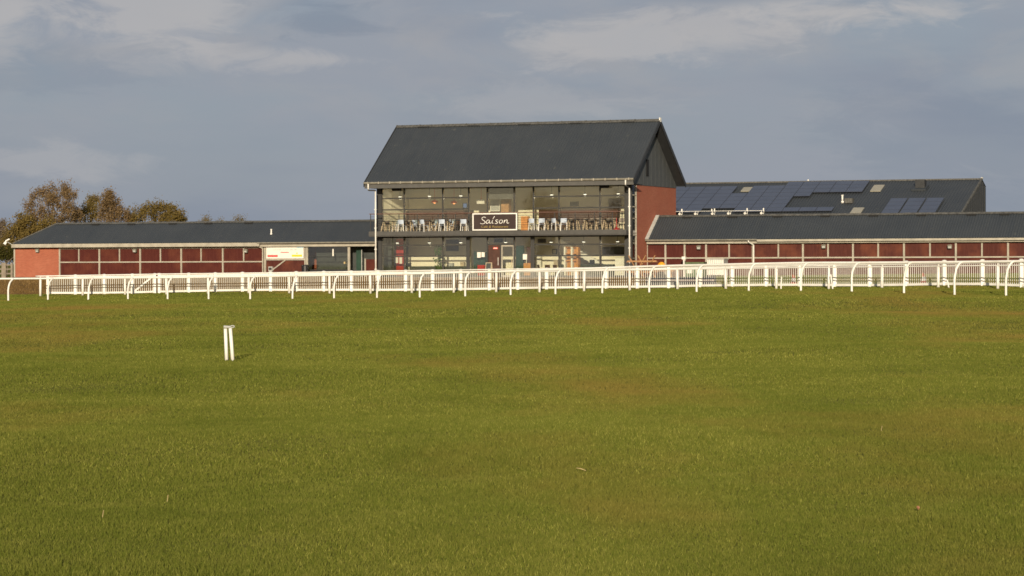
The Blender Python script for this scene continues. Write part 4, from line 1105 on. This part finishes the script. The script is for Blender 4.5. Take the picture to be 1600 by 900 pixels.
# rail of flood lamps on the ridge of the right range
us = [bu(x, RRIDGE) for x in (1064, 1088.5, 1115, 1140, 1166, 1191.5)]
t_ = thing('roof_lamp_rail', 'white rail carrying six lamps on the ridge of the right range', 'lamp rail', ((us[0] + us[-1]) / 2, RRIDGE, ZRR))
zr_ = bz(1130, 329.6, RRIDGE)
MB().tube([(bu(1056, RRIDGE), RRIDGE, zr_), (us[-1], RRIDGE, zr_)], .017, 6).build('rail', 'white_paint', t_)
for i, u in enumerate(us):
    MB().bar((u - .16, RRIDGE, ZRR + .05), (u - .05, RRIDGE, zr_), .025).bar((u + .06, RRIDGE, ZRR + .05), (u + .12, RRIDGE, zr_), .025).bar((u - .14, RRIDGE, ZRR + .11), (u + .1, RRIDGE, ZRR + .11), .03).build('bracket', 'white_paint', t_)
    MB().tube([(u - .02, RRIDGE - .25, ZRR + .12), (u - .02, RRIDGE - .05, ZRR + .17)], [.085, .05], 10).build('lamp_head', 'white_paint', t_)
    if i != 3 and i != 1: MB().box(u + .05, u + .12, RRIDGE - .06, RRIDGE + .02, zr_ - .03, zr_ + .17).build('sensor', 'white_plastic', t_)
    if i == 2: MB().box(u - .15, u - .08, RRIDGE - .06, RRIDGE + .02, zr_ - .03, zr_ + .15).build('sensor', 'white_plastic', t_)

# ================================================================== barn with solar panels
bn = thing('barn', 'large dark barn with solar panels on its roof behind the right range', 'building', (14, 22, .8))
BZR, BK, BVR, BVE, BU0, BU1, BVB = 7.75, .372, 25.0, 12.5, -1.0, 27.72, 26.4
def bzr(v): return BZR - BK * (BVR - v)
brf = corrugated(BU0, BU1, BVE, bzr(BVE), BVR, BZR, .22, .02).build('roof', 'roof_sheet', bn)
MB().poly([(BU0, BVR, BZR), (BU1, BVR, BZR), (BU1, BVB, BZR - .55), (BU0, BVB, BZR - .55)]).build('rear_slope', 'roof_sheet', brf)
MB().box(BU0, BU1, BVR - .15, BVR + .15, BZR - .04, BZR + .07).build('ridge_cap', 'lead', brf)
MB().box(BU1 - .1, BU1 + .05, BVR - .08, BVR + .08, BZR, BZR + .14).build('ridge_end_cap', 'grey_box', brf)
MB().bar((BU1 - .02, BVE, bzr(BVE) + .02), (BU1 - .02, BVR, BZR + .03), .12, .14).build('bargeboard', 'lead', brf)
m = MB(); g0 = BU1 - .06
for i in range(40):
    a = BVE + (BVB - BVE) * i / 40; b = BVE + (BVB - BVE) * (i + 1) / 40; o = g0 + (.03 if i % 2 else 0)
    f_ = lambda v: (bzr(v) if v < BVR else BZR - .39 * (v - BVR)) - .06
    m.poly([(o, a, .5), (o, b, .5), (o, b, f_(b)), (o, a, f_(a))])
    m.poly([(g0, b, .5), (g0 + .03, b, .5), (g0 + .03, b, f_(b)), (g0, b, f_(b))])
m.build('gable_cladding', 'dark_metal', bn)
MB().box(BU0, g0, BVB - .2, BVB - .05, .5, BZR - .6).build('rear_wall', 'dark_metal', bn)
MB().box(BU0, g0 - .01, BVE + .3, BVE + .4, .5, bzr(BVE)).build('front_wall', 'dark_metal', bn)
def on_roof(u0, u1, v0, v1, lift, th):
    m = MB(); nn_ = Vector((0, -BK, 1)).normalized()
    def q(u, v, h): return (u, v + nn_.y * h, bzr(v) + nn_.z * h)
    a = [q(u0, v0, lift), q(u1, v0, lift), q(u1, v1, lift), q(u0, v1, lift)]; b = [q(u0, v0, lift + th), q(u1, v0, lift + th), q(u1, v1, lift + th), q(u0, v1, lift + th)]
    m.v = a + b; m.f = [(0, 3, 2, 1), (4, 5, 6, 7), (0, 1, 5, 4), (1, 2, 6, 5), (2, 3, 7, 6), (3, 0, 4, 7)]
    return m
PW, PH = 1.27, .80
def solar(u, v):
    o = on_roof(u, u + PW - .022, v - PH + .012, v, .12, .04).build('solar_panel', 'panel_frame', bn)
    on_roof(u + .018, u + PW - .04, v - PH + .03, v - .018, .1605, .004).build('cell_sheet', 'solar_cell', o)
for c_ in range(12):
    for k_ in range(8):
        u = 4.05 + c_ * PW; v = 24.62 - k_ * PH; um = u + PW / 2
        if um < 9.4: ok = 1 <= k_ <= (7 if um < 7.4 else 6)
        elif um < 10.7: ok = 3 <= k_ <= 6
        elif um < 14.8: ok = (k_ >= 1 or um > 12.5) and k_ <= 7
        else: ok = k_ <= 2 or (k_ == 7 and um < 17.7) or (k_ == 3 and um < 15)
        if ok: solar(u, v)
for c_ in range(3):
    for k_ in range(4): solar(21.85 + c_ * 1.36, 20.7 - k_ * PH)
for (a, b, c_, d_) in ((9.62, 10.6, 22.9, 23.75), (19.8, 20.6, 22.52, 23.84), (19.45, 20.25, 17.9, 19.02)):
    on_roof(a, b, c_, d_, .03, .06).build('rooflight', 'skylight_sheet', brf)
m = on_roof(22.9, 24.0, 22.6, 23.7, .02, .12); m.build('roof_vent_base', 'roof_sheet', brf)
MB().box(23.15, 23.85, 22.85, 23.5, bzr(23) + .1, bzr(23.2) + .62).build('roof_vent', 'dark_metal', brf)
u = 18.1; MB().lathe((u, 20.9, bzr(20.9)), [(.07, 0), (.07, .32), (.1, .33), (.1, .38)], 8).build('vent_pipe', 'white_paint', brf)
MB().box(18.5, 19.1, 20.0, 20.5, bzr(20.2), bzr(20.2) + .35).build('roof_vent', 'lead', brf)
MB().tube([(18.3, 20.1, bzr(20.1) + .1), (18.35, 20.0, bzr(20.1) + .16)], .1, 8).build('roof_lamp', 'paper_white', brf)
MB().lathe((14.35, BVR, BZR + .05), [(.06, 0), (.07, .06), (.03, .13)], 8).build('finial', 'paper_white', brf)

# ================================================================== picket fence
FC = [at(x, pf_cap(x), pf_Y(x)) for x in PF_X]
pk_mesh = MB(); pk_mesh.v = [(-.0155, -.009, 0), (.0155, -.009, 0), (.0155, .009, 0), (-.0155, .009, 0), (-.0155, -.009, .96), (.0155, -.009, .96), (.0155, .009, .96), (-.0155, .009, .96), (0, -.01, 1), (0, .01, 1)]
pk_mesh.f = [(0, 3, 2, 1), (0, 1, 5, 8, 4), (2, 3, 7, 9, 6), (1, 2, 6, 5), (3, 0, 4, 7), (5, 6, 9, 8), (7, 4, 8, 9)]
pkme = bpy.data.meshes.new('picket'); pkme.from_pydata(pk_mesh.v, [], pk_mesh.f); pkme.materials.append(MATS['picket_paint'])
def fence_run(name, label, cat, i0, i1, max_parts=300, posts=None, brace=False):
    mid = PFP[(i0 + i1) // 2]
    t_ = thing(name, label, cat, (mid.x, mid.y, zgf(mid.x, mid.y)), WF)
    off = FR[t_.name][1]; pk = []
    for i in range(i0, i1 + 1):
        if posts is not None and i not in posts: continue
        p = PFP[i]; h = FC[i].z; zb_ = zgf(p.x, p.y); w = .075
        d = ((PFP[min(i + 1, len(PFP) - 1)] - PFP[max(i - 1, 0)]) * Vector((1, 1, 0))).normalized(); nn_ = Vector((-d.y, d.x, 0))
        m = MB().bar((p.x, p.y, zb_ - .05), (p.x, p.y, h - .06), w * 2); o = m.build('post', 'rail_plastic', t_)
        MB().lathe((p.x, p.y, h - .059), [(.105, 0), (.105, .03), (.06, .05), (.01, .06)], 8).build('post_cap', 'rail_plastic', o)
    for i in range(i0, i1):
        p, q = PFP[i], PFP[i + 1]; d = (q - p) * Vector((1, 1, 0)); L = d.length; d.normalize(); nn_ = Vector((-d.y, d.x, 0))
        if nn_.y > 0: nn_ = -nn_                       # towards the camera
        zb0, zb1 = zgf(p.x, p.y), zgf(q.x, q.y); h0, h1 = FC[i].z - .10, FC[i + 1].z - .10
        a = p + d * .085; b = q - d * .085
        def rail(off_z, top, hh, nm):
            za = (h0 - off_z) if top else zb0 + off_z; zb_ = (h1 - off_z) if top else zb1 + off_z
            MB().bar((a.x + nn_.x * .035, a.y + nn_.y * .035, za), (b.x + nn_.x * .035, b.y + nn_.y * .035, zb_), .04, hh).build(nm, 'rail_plastic', t_)
        rail(.05, True, .075, 'top_rail'); rail(.09, False, .10, 'bottom_rail')
        k = max(3, int(round((L - .17) / .118)))
        for j in range(k):
            f_ = (j + .5) / k; c = a.lerp(b, f_); zb_ = zb0 + (zb1 - zb0) * f_ + .02; h = h0 + (h1 - h0) * f_
            pk.append((c.x, c.y, zb_, h - zb_ + random.uniform(-.006, .006), math.atan2(d.y, d.x)))
    pk = pk[::-1]
    for (x, y, z, h, a) in pk[:max_parts]:
        o = bpy.data.objects.new('picket', pkme); COL.objects.link(o); o.parent = t_
        o.location = (x - off.x, y - off.y, z - off.z); o.rotation_euler = (0, 0, a); o.scale = (1, 1, h)
    if len(pk) > max_parts:
        m = MB()
        for (x, y, z, h, a) in pk[max_parts:]:
            i = len(m.v); ca, sa = math.cos(a), math.sin(a)
            m.v += [(x + ca * vx - sa * vy, y + sa * vx + ca * vy, z + vz * h) for vx, vy, vz in pk_mesh.v]; m.f += [tuple(i + q for q in f) for f in pk_mesh.f]
        o = m.build('far_pickets', 'picket_paint', t_); o['kind'] = 'stuff'
    return t_
fence_run('picket_fence', 'short white picket fence at far left, left of its gate', 'fence', 0, 3)
gt = fence_run('picket_gate', 'white picket gate with a diagonal brace in the fence', 'gate', 3, 4, posts=[4])
p, q = PFP[3], PFP[4]
d = (q - p).normalized()
a = p + d * .15; b = q - d * .15
MB().bar((a.x, a.y - .06, zgf(a.x, a.y) + .15), (b.x, b.y - .06, FC[4].z - .22), .05, .09).build('brace', 'rail_plastic', gt)
fence_run('picket_fence', 'long white picket fence running from the gate to the right edge', 'fence', 5, len(PFP) - 1)

# ================================================================== running rails
def rail_line(name, label, xs_, bs_, Yf, topf, goose):
    base = [at(x, b, Yf(x)) for x, b in zip(xs_, bs_)]
    mid = base[len(base) // 2]
    t_ = thing(name, label, 'rail', (mid.x, mid.y, zgf(mid.x, mid.y)), WF, None)
    line = []
    for i, (x, p) in enumerate(zip(xs_, base)):
        d = (base[min(i + 1, len(base) - 1)] - base[max(i - 1, 0)]); d.z = 0; d.normalize(); nn_ = Vector((-d.y, d.x, 0))
        if nn_.y < 0: nn_ = -nn_
        zb_ = zgf(p.x, p.y)
        if goose:
            tp = p + nn_ * .46; z = at(x, topf(x), tp.y).z
            h = z - zb_
            lean = Vector((random.uniform(-.02, .02), random.uniform(-.02, .02), 0))
            pts = [Vector((p.x, p.y, zb_ - .08)), Vector((p.x, p.y, zb_ + h * .30)) + lean * .3, Vector((p.x, p.y, zb_ + h * .55)) + lean + nn_ * .03, Vector((p.x, p.y, zb_ + h * .80)) + lean + nn_ * .14, Vector((p.x, p.y, zb_ + h * .95)) + nn_ * .31, Vector((tp.x, tp.y, z))]
            MB().tube(smooth_pts(pts, 4), .043, 8).build('post', 'rail_plastic', t_, smooth=True)
            line.append(Vector((tp.x, tp.y, z)))
        else:
            z = at(x, topf(x), p.y).z
            top = z - .16; le = random.uniform(-.015, .015)
            MB().tube([(p.x, p.y, zb_ - .08), (p.x + le, p.y, top)], .062, 10).build('post', 'rail_plastic', t_, smooth=True)
            MB().tube([(p.x + le, p.y, top), (p.x + le, p.y - .05, z - .05)], .03, 8).build('post_neck', 'rail_plastic', t_)
            line.append(Vector((p.x + le, p.y - .05, z)))
    d0 = line[0] - line[1]; d1 = line[-1] - line[-2]
    if goose: pts = [line[0] + d0 * 1.2] + line + [line[-1] + d1 * .8]
    else: pts = [line[0] + d0 * .10] + line + [line[-1] + d1 * .8]
    sp_ = smooth_pts(pts, 3)
    if goose: MB().tube(sp_, .046, 10).build('rail', 'rail_plastic', t_, smooth=True)
    else:
        MB().tube(sp_, .032, 8).build('rail', 'rail_plastic', t_, smooth=True)
        MB().tube([q_ - Vector((0, 0, .135)) for q_ in sp_], .028, 8).build('rail', 'rail_plastic', t_, smooth=True)
    return t_
rail_line('running_rail', 'nearer white running rail on curved gooseneck posts across the turf', FR_X, FR_B, fr_Y, fr_top, True)
rail_line('running_rail', 'farther white running rail on straight posts in front of the picket fence', SR_X, SR_B, lambda x: pf_Y(x) - 2.6, sr_top, False)
# short white stakes by the far rail
for i, (x, yt, yb, ln) in enumerate(((1220, 432, 452.3, .04), (1301.5, 428.5, 452, -.10), (1483, 437, 451.4, -.08))):
    p = at(x, yb, pf_Y(x) - 2.9); zb_ = zgf(p.x, p.y); zt = at(x, yt, p.y).z
    o = MB().tube([(p.x, p.y, zb_ - .05), (p.x + ln, p.y, zt - .03), (p.x + ln, p.y, zt)], [.035, .032, .015], 8).build('stake', 'rail_plastic')
    tag(o, ['leftmost', 'middle', 'rightmost'][i] + ' of three short white stakes before the picket fence at right', 'stake', 'short white stakes')
# traffic cones behind the pickets
for i, (x, yt, yb) in enumerate(((1240, 430, 446.5), (1443, 427, 445))):
    p = at(x, yb, pf_Y(x) + .9); zb_ = zgf(p.x, p.y); h = at(x, yt, p.y).z - zb_
    t_ = thing('traffic_cone', 'orange and white traffic cone ' + ('left of the other one' if i == 0 else 'right of the other one') + ' behind the picket fence', 'cone', (p.x, p.y, zb_), WF, 'traffic cones')
    MB().box(p.x - .2, p.x + .2, p.y - .2, p.y + .2, zb_, zb_ + .05).build('base', 'cone_orange', t_)
    MB().lathe((p.x, p.y, zb_ + .051), [(.17, 0), (.13, h * .3)], 12).build('cone_foot', 'cone_orange', t_)
    MB().lathe((p.x, p.y, zb_ + .052 + h * .3), [(.13, 0), (.08, h * .35)], 12).build('reflective_sleeve', 'paper_white', t_)
    MB().lathe((p.x, p.y, zb_ + .053 + h * .65), [(.08, 0), (.04, h * .3)], 12).build('cone_tip', 'cone_orange', t_)
# two white stumps with plates in the near turf
for i, (xb, yb, xt, yt) in enumerate(((354.3, 562, 352.2, 511.5), (364, 562, 359.8, 511))):
    Y = 43.6 - .1 * i; p = at(xb, yb, Y); zb_ = zgf(p.x, p.y); q = at(xt, yt, Y)
    t_ = thing('rail_stump', ['left upright white rail stump standing in the near turf', 'right leaning white rail stump standing in the near turf'][i], 'post', (p.x, p.y, zb_), WF, 'white rail stumps')
    MB().tube([(p.x, p.y, zb_ - .05), (q.x, q.y, q.z - .02)], [.031, .029], 14).build('post', 'rail_plastic', t_, smooth=True)
    if i == 0: MB().tube([(q.x - .03, q.y, q.z + .012), (q.x + .09, q.y + .01, q.z + .004)], .022, 8).build('socket', 'grey_box', t_)
    else:
        ring = [(q.x + .035 + .035 * math.cos(a), q.y + .012 * math.sin(a), q.z + .008 + .016 * math.sin(a)) for a in np.linspace(0, 2 * math.pi, 15)]
        MB().tube(ring, .009, 6, cap=False).build('socket', 'grey_box', t_)
# ------------------------------------------------------------------ yard things right of the pavilion
def picnic(px, v, label, flip=False, zlift=0.0, rot=0.0):
    u = bu(px, v); zb_ = zgb(u, v) + .01 + zlift
    t_ = thing('picnic_table', label, 'picnic table', (u, v, zb_), BF, 'wooden picnic tables')
    FR[t_.name] = (BF, Vector((0, 0, 0)))
    for j in range(5): MB().box(-.8, .8, -.36 + j * .145, -.23 + j * .145, .71, .75).build('top_plank', 'teak', t_)
    for s in (-1, 1):
        MB().box(-.8, .8, s * .62 - .13, s * .62 + .13, .42, .46).build('seat_plank', 'teak', t_)
        for e in (-1, 1):
            MB().bar((e * .6, s * .68, 0.0), (e * .6, s * .24, .70), .09, .045).build('leg', 'teak', t_)
    for e in (-1, 1):
        MB().bar((e * .66, -.74, .39), (e * .66, .74, .39), .045, .09).build('seat_beam', 'teak', t_)
    M_ = Matrix.Translation((u, v, zb_)) @ Matrix.Rotation(rot, 4, 'Z')
    if flip: M_ = M_ @ Matrix.Translation((0, 0, .755)) @ Matrix.Rotation(math.pi, 4, 'X')
    t_.matrix_world = BF @ M_
picnic(1003, -1.8, 'wooden picnic table standing at the corner of the pavilion', False, 0, 1.2)
picnic(1003, -1.8, 'upturned wooden picnic table stacked with its legs in the air', True, .76, 1.35)
picnic(1035, 0.2, 'wooden picnic table standing before the glazed bay of the right range', False, 0, .3)
u, v = bu(1033.5, .2), .2
t_ = thing('parasol', 'folded orange cloth lying on the picnic table at right', 'parasol', (u, v, zgb(u, v) + .77))
MB().lathe((u, v, zgb(u, v) + .765), [(.30, 0), (.26, .14), (.15, .26), (.02, .31)], 12).build('canopy', 'umbrella_orange', t_)
u, v = bu(1087.5, 1.2), 1.2; zb_ = zgb(u, v); zt = bz(1087, 409.5, v)
t_ = thing('storage_chest', 'green storage chest with dark lid before the right range', 'chest', (u, v, zb_))
part_box('body', 'bin_green', t_, u - .62, u + .62, v - .35, v + .35, zb_, zt - .16); part_box('lid', 'olive_green', t_, u - .66, u + .66, v - .38, v + .38, zt - .155, zt)
for s in (-1, 1): part_box('slat', 'paper_white', t_, u + s * .35 - .2, u + s * .35 + .2, v - .37, v - .353, zb_ + .25, zt - .4)
u, v = bu(1121, 1.0), 1.0; zb_ = zgb(u, v); zt = bz(1121, 404.2, v)
t_ = thing('slatted_crate', 'large pale grey slatted crate before the right range', 'crate', (u, v, zb_))
part_box('body', 'grey_box', t_, u - .58, u + .58, v - .45, v + .5, zb_ + .12, zt - .07)
for i in range(9): part_box('slat', 'paper_white', t_, u - .58 + i * .1325, u - .58 + i * .1325 + .09, v - .475, v - .453, zb_ + .13, zt - .08)
part_box('lid', 'grey_box', t_, u - .63, u + .63, v - .5, v + .55, zt - .065, zt)
for s in (-1, 1): part_box('skid', 'weathered_wood', t_, u + s * .45 - .06, u + s * .45 + .06, v - .44, v + .48, zb_, zb_ + .118)
u, v = bu(1068.5, 1.6), 1.6; zb_ = zgb(u, v); zt = bz(1068, 400.3, v)
t_ = thing('bollard_lamp', 'white post lamp left of the green chest', 'lamp', (u, v, zb_))
MB().lathe((u, v, zb_), [(.07, 0), (.06, .3), (.06, zt - zb_ - .22)], 10).build('post', 'white_paint', t_)
MB().box(u - .12, u + .14, v - .1, v + .1, zt - .218, zt - .02).build('lamp_head', 'paper_white', t_)
# security camera on the far left corner of the left range
u, z = bp(9.5, 377.5, RV - .3)
t_ = thing('security_camera', 'white security camera on a bracket off the left range corner', 'camera', (u, RV - .3, z - .1))
MB().tube([(-42.2, RV - .02, ZEL - .3), (u + .05, RV - .2, z - .02)], .03, 6).build('bracket', 'grey_box', t_)
MB().tube([(u - .08, RV - .42, z - .22), (u + .0, RV - .3, z - .02)], [.13, .09], 10).build('dome', 'white_plastic', t_)
MB().tube([(u - .05, RV - .3, z + .04), (u + .28, RV - .25, z + .20)], .06, 8).build('hood', 'white_plastic', t_)
# old timber fence at the far left edge
p0 = at(-26, 433, 186); p1 = at(20, 433, 184)
t_ = thing('timber_fence', 'weathered post and rail fence beyond the left range', 'fence', (p1.x, p1.y, zgf(p1.x, p1.y)), WF)
for f_, w_ in ((0, .2), (.56, .32), (.97, .15)):
    p = p0.lerp(p1, f_ if f_ != .56 else .70); zb_ = zgf(p.x, p.y)
    MB().box(p.x - w_ / 2, p.x + w_ / 2, p.y - .1, p.y + .1, zb_ - .05, at(8, 410.5, p.y).z).build('post', 'weathered_wood', t_)
for y_ in (414, 420.5, 427.5):
    MB().bar((p0.x, p0.y + .12, at(-20, y_, p0.y).z), (p1.x, p1.y + .12, at(20, y_, p1.y).z), .04, .11).build('rail', 'weathered_wood', t_)

# ================================================================== trees
def tree(name, label, px, Y, top_py, blobs, mat, bark, leaf=.22, dens=420, seed=1, group='autumn trees behind the left range', trunk=.2):
    """blobs: (px, py, rx_px, ry_px) lobes of the crown in the picture, given depth about the trunk"""
    r_ = np.random.default_rng(seed); rr = random.Random(seed)
    s = Y / F
    b = at(px, 433, Y); zb_ = zgf(b.x, b.y)
    t_ = thing(name, label, 'tree', (b.x, b.y, zb_), WF, group)
    tp = at(px, top_py, Y)
    H = tp.z - zb_
    MB().tube([(b.x, b.y, zb_ - .2), (b.x + .1, b.y, zb_ + H * .3), (b.x - .05, b.y + .1, zb_ + H * .6), (b.x + .05, b.y, zb_ + H * .9)], [trunk, trunk * .75, trunk * .45, .04], 8).build('trunk', bark, t_, smooth=True)
    pts = []; lm = MB()
    for (bx, by, rx, ry) in blobs:
        c = at(bx, by, Y); dy = r_.normal(0, .6)
        R = Vector((rx * s, max(rx, ry) * s * .8, ry * s))
        st = Vector((b.x, b.y, zb_ + H * rr.uniform(.25, .5)))
        if st.z > c.z - .2: st.z = max(zb_ + .4, c.z - 1.0)
        mid = st.lerp(Vector(c), .5) + Vector((rr.uniform(-.2, .2), rr.uniform(-.3, .3), rr.uniform(0, .3)))
        lm.tube(smooth_pts([st, mid, (c.x, c.y + dy, c.z + R.z * .5)], 3), .035, 5)
        nt_ = max(10, int(R.x * R.z * 22))
        for _ in range(nt_):                           # twiggy tufts through the lobe
            d = r_.normal(size=3); d /= np.linalg.norm(d); q = np.array([c.x, c.y + dy, c.z]) + d * np.array(R) * (.12 + .86 * r_.random() ** .5)
            if r_.random() < .2: lm.tube([(c.x, c.y + dy, c.z), tuple(q * .6 + np.array([c.x, c.y + dy, c.z]) * .4), tuple(q)], [.025, .018, .008], 4)
            n_ = int(dens / 3.2 * (.35 + 1.1 * r_.random()))
            pts.append(q + r_.normal(size=(n_, 3)) * np.array([.22, .22, .25]) * (.6 + .7 * r_.random()))
    lm.build('limbs', bark, t_)
    leaf_cloud(np.concatenate(pts), leaf * .62, mat, 'crown', t_, seed=seed + 5)
    return t_
tree('birch_tree', 'tallest rusty brown birch behind the brick end wall', 84, 226, 287,
     [(58, 303, 14, 12), (48, 320, 9, 16), (72, 298, 12, 10), (95, 295, 16, 9), (108, 303, 13, 12), (85, 315, 22, 14), (112, 322, 12, 16), (66, 335, 18, 14), (96, 338, 20, 16), (52, 345, 10, 14), (120, 335, 7, 10)], 'leaf_rust', 'birch_bark', .20, 330, 3, trunk=.25)
tree('olive_tree', 'low olive brown tree at the left edge, left of the birch', 34, 224, 335,
     [(40, 346, 14, 12), (25, 360, 13, 12), (14, 375, 11, 14), (38, 365, 18, 14), (55, 362, 16, 16), (70, 355, 14, 14), (6, 388, 10, 12), (24, 385, 14, 14)], 'leaf_olive', 'bark', .24, 520, 5)
tree('poplar_tree', 'spiky orange brown tree just right of the birch', 168, 228, 296,
     [(172, 305, 7, 9), (168, 316, 13, 10), (180, 318, 10, 12), (163, 330, 15, 12), (185, 333, 10, 12), (172, 342, 20, 10), (195, 338, 5, 12)], 'leaf_rust', 'bark', .20, 360, 8)
tree('slender_tree', 'slender olive tree between the birch and the spiky tree', 142, 232, 306,
     [(142, 312, 8, 7), (138, 322, 9, 9), (148, 328, 10, 10), (130, 335, 12, 9), (145, 342, 18, 8), (120, 345, 10, 8)], 'leaf_olive', 'bark', .20, 330, 13)
tree('round_tree', 'broad olive brown tree rightmost of the group over the left range', 248, 230, 321,
     [(215, 335, 14, 11), (232, 330, 13, 10), (242, 325, 10, 8), (262, 327, 14, 9), (276, 333, 11, 12), (250, 340, 30, 9), (208, 342, 8, 8), (284, 344, 5, 6)], 'leaf_olive', 'bark', .22, 420, 17)
for i, (x, tpy, w_) in enumerate(((320.5, 338, 4), (372, 338, 6), (344, 343, 3))):
    tree('distant_shrub_top', ['thin bare treetop left of the other two above the left range ridge', 'thin treetop right of the other two above the left range ridge', 'smallest thin treetop between two others above the ridge'][i], x, 260, tpy,
         [(x, tpy + 5, w_, 5), (x - 2, tpy + 11, w_ + 1, 5), (x + w_, tpy + 8, 2, 4)], 'leaf_olive', 'bark', .16, 90, 30 + i, 'thin treetops above the ridge', .06)
tree('hedge', 'dark green hedge at the left edge beyond the timber fence', 10, 205, 388,
     [(-20, 400, 14, 9), (0, 397, 14, 9), (16, 396, 12, 9), (30, 398, 12, 8)], 'leaf_hedge', 'bark', .2, 420, 41, None, .06)
tree('far_tree', 'pale distant tree at the left edge of the view', -8, 420, 344,
     [(-14, 356, 14, 12), (2, 352, 9, 9), (-4, 372, 16, 14), (8, 365, 8, 12), (-10, 390, 16, 12), (8, 388, 10, 12)], 'leaf_far', 'bark', .4, 260, 51, None, .25)

for i, (X_, Y_, h_) in enumerate(((-101, 68, 11.5), (-92.5, 62, 10.5))):   # stand outside the view, seen mirrored in the right glazing
    r_ = np.random.default_rng(70 + i); zb_ = zgf(X_, Y_)
    t_ = thing('field_tree', ['broad tree mirrored in the upper glazing right of the sign', 'dark tree mirrored in the rightmost upper glazing'][i], 'tree', (X_, Y_, zb_), WF, 'trees mirrored in the glass')
    MB().tube([(X_, Y_, zb_ - .2), (X_ + .1, Y_, zb_ + h_ * .4), (X_, Y_ + .1, zb_ + h_ * .85)], [.28, .2, .05], 8).build('trunk', 'bark', t_, smooth=True)
    pts = []
    for _ in range(150):
        d = r_.normal(size=3); d /= np.linalg.norm(d)
        q = np.array([X_, Y_, zb_ + h_ * .56]) + d * np.array([2.6, 2.6, h_ * .42]) * (.15 + .9 * r_.random() ** .5)
        pts.append(q + r_.normal(size=(60, 3)) * .35)
    leaf_cloud(np.concatenate(pts), .22, 'leaf_olive', 'crown', t_, seed=90 + i)

# ================================================================== small litter in the turf
def litter(px, py, kind, label):
    Y = F * CH / (py - (H0 - ROLL * (px - 800))); p = at(px, py, Y); z = zgf(p.x, p.y) + .035
    if kind == 'stalk':
        o = MB().tube([(p.x - .035, p.y + .02, z + .008), (p.x, p.y, z + .004), (p.x + .038, p.y - .02, z - .010)], [.002, .004, .002], 6).build('dry_stalk', 'straw')
    elif kind == 'leaf':
        m = MB(); m.v = [(p.x + dx * .36, p.y + dy, z + dz * .5 - .010) for dx, dy, dz in ((-.02, 0, .05), (-.035, .01, .03), (0, 0, -.01), (.028, -.01, .028), (.01, .01, .045), (0, -.012, .02))]
        m.f = [(0, 1, 5), (1, 2, 5), (2, 3, 5), (3, 4, 5), (4, 0, 5)]; o = m.build('dead_leaf', 'dead_leaf')
    else:
        m = MB().tube([(p.x, p.y, z - .02), (p.x + .008, p.y, z + .028)], .0022, 5); o = m.build('straw_blade', 'straw')
    tag(o, label, 'litter' if kind != 'leaf' else 'leaf')
litter(908, 738, 'stalk', 'pale dry stalk lying in the turf at lower centre')
litter(1435, 800, 'leaf', 'reddish dead leaf in the turf at lower right')
litter(1377, 680, 'blade', 'single pale straw upright in the turf at right')
litter(160, 805, 'blade', 'single pale straw upright in the turf at lower left')
litter(261, 777, 'blade', 'short yellow straw in the turf at lower left')
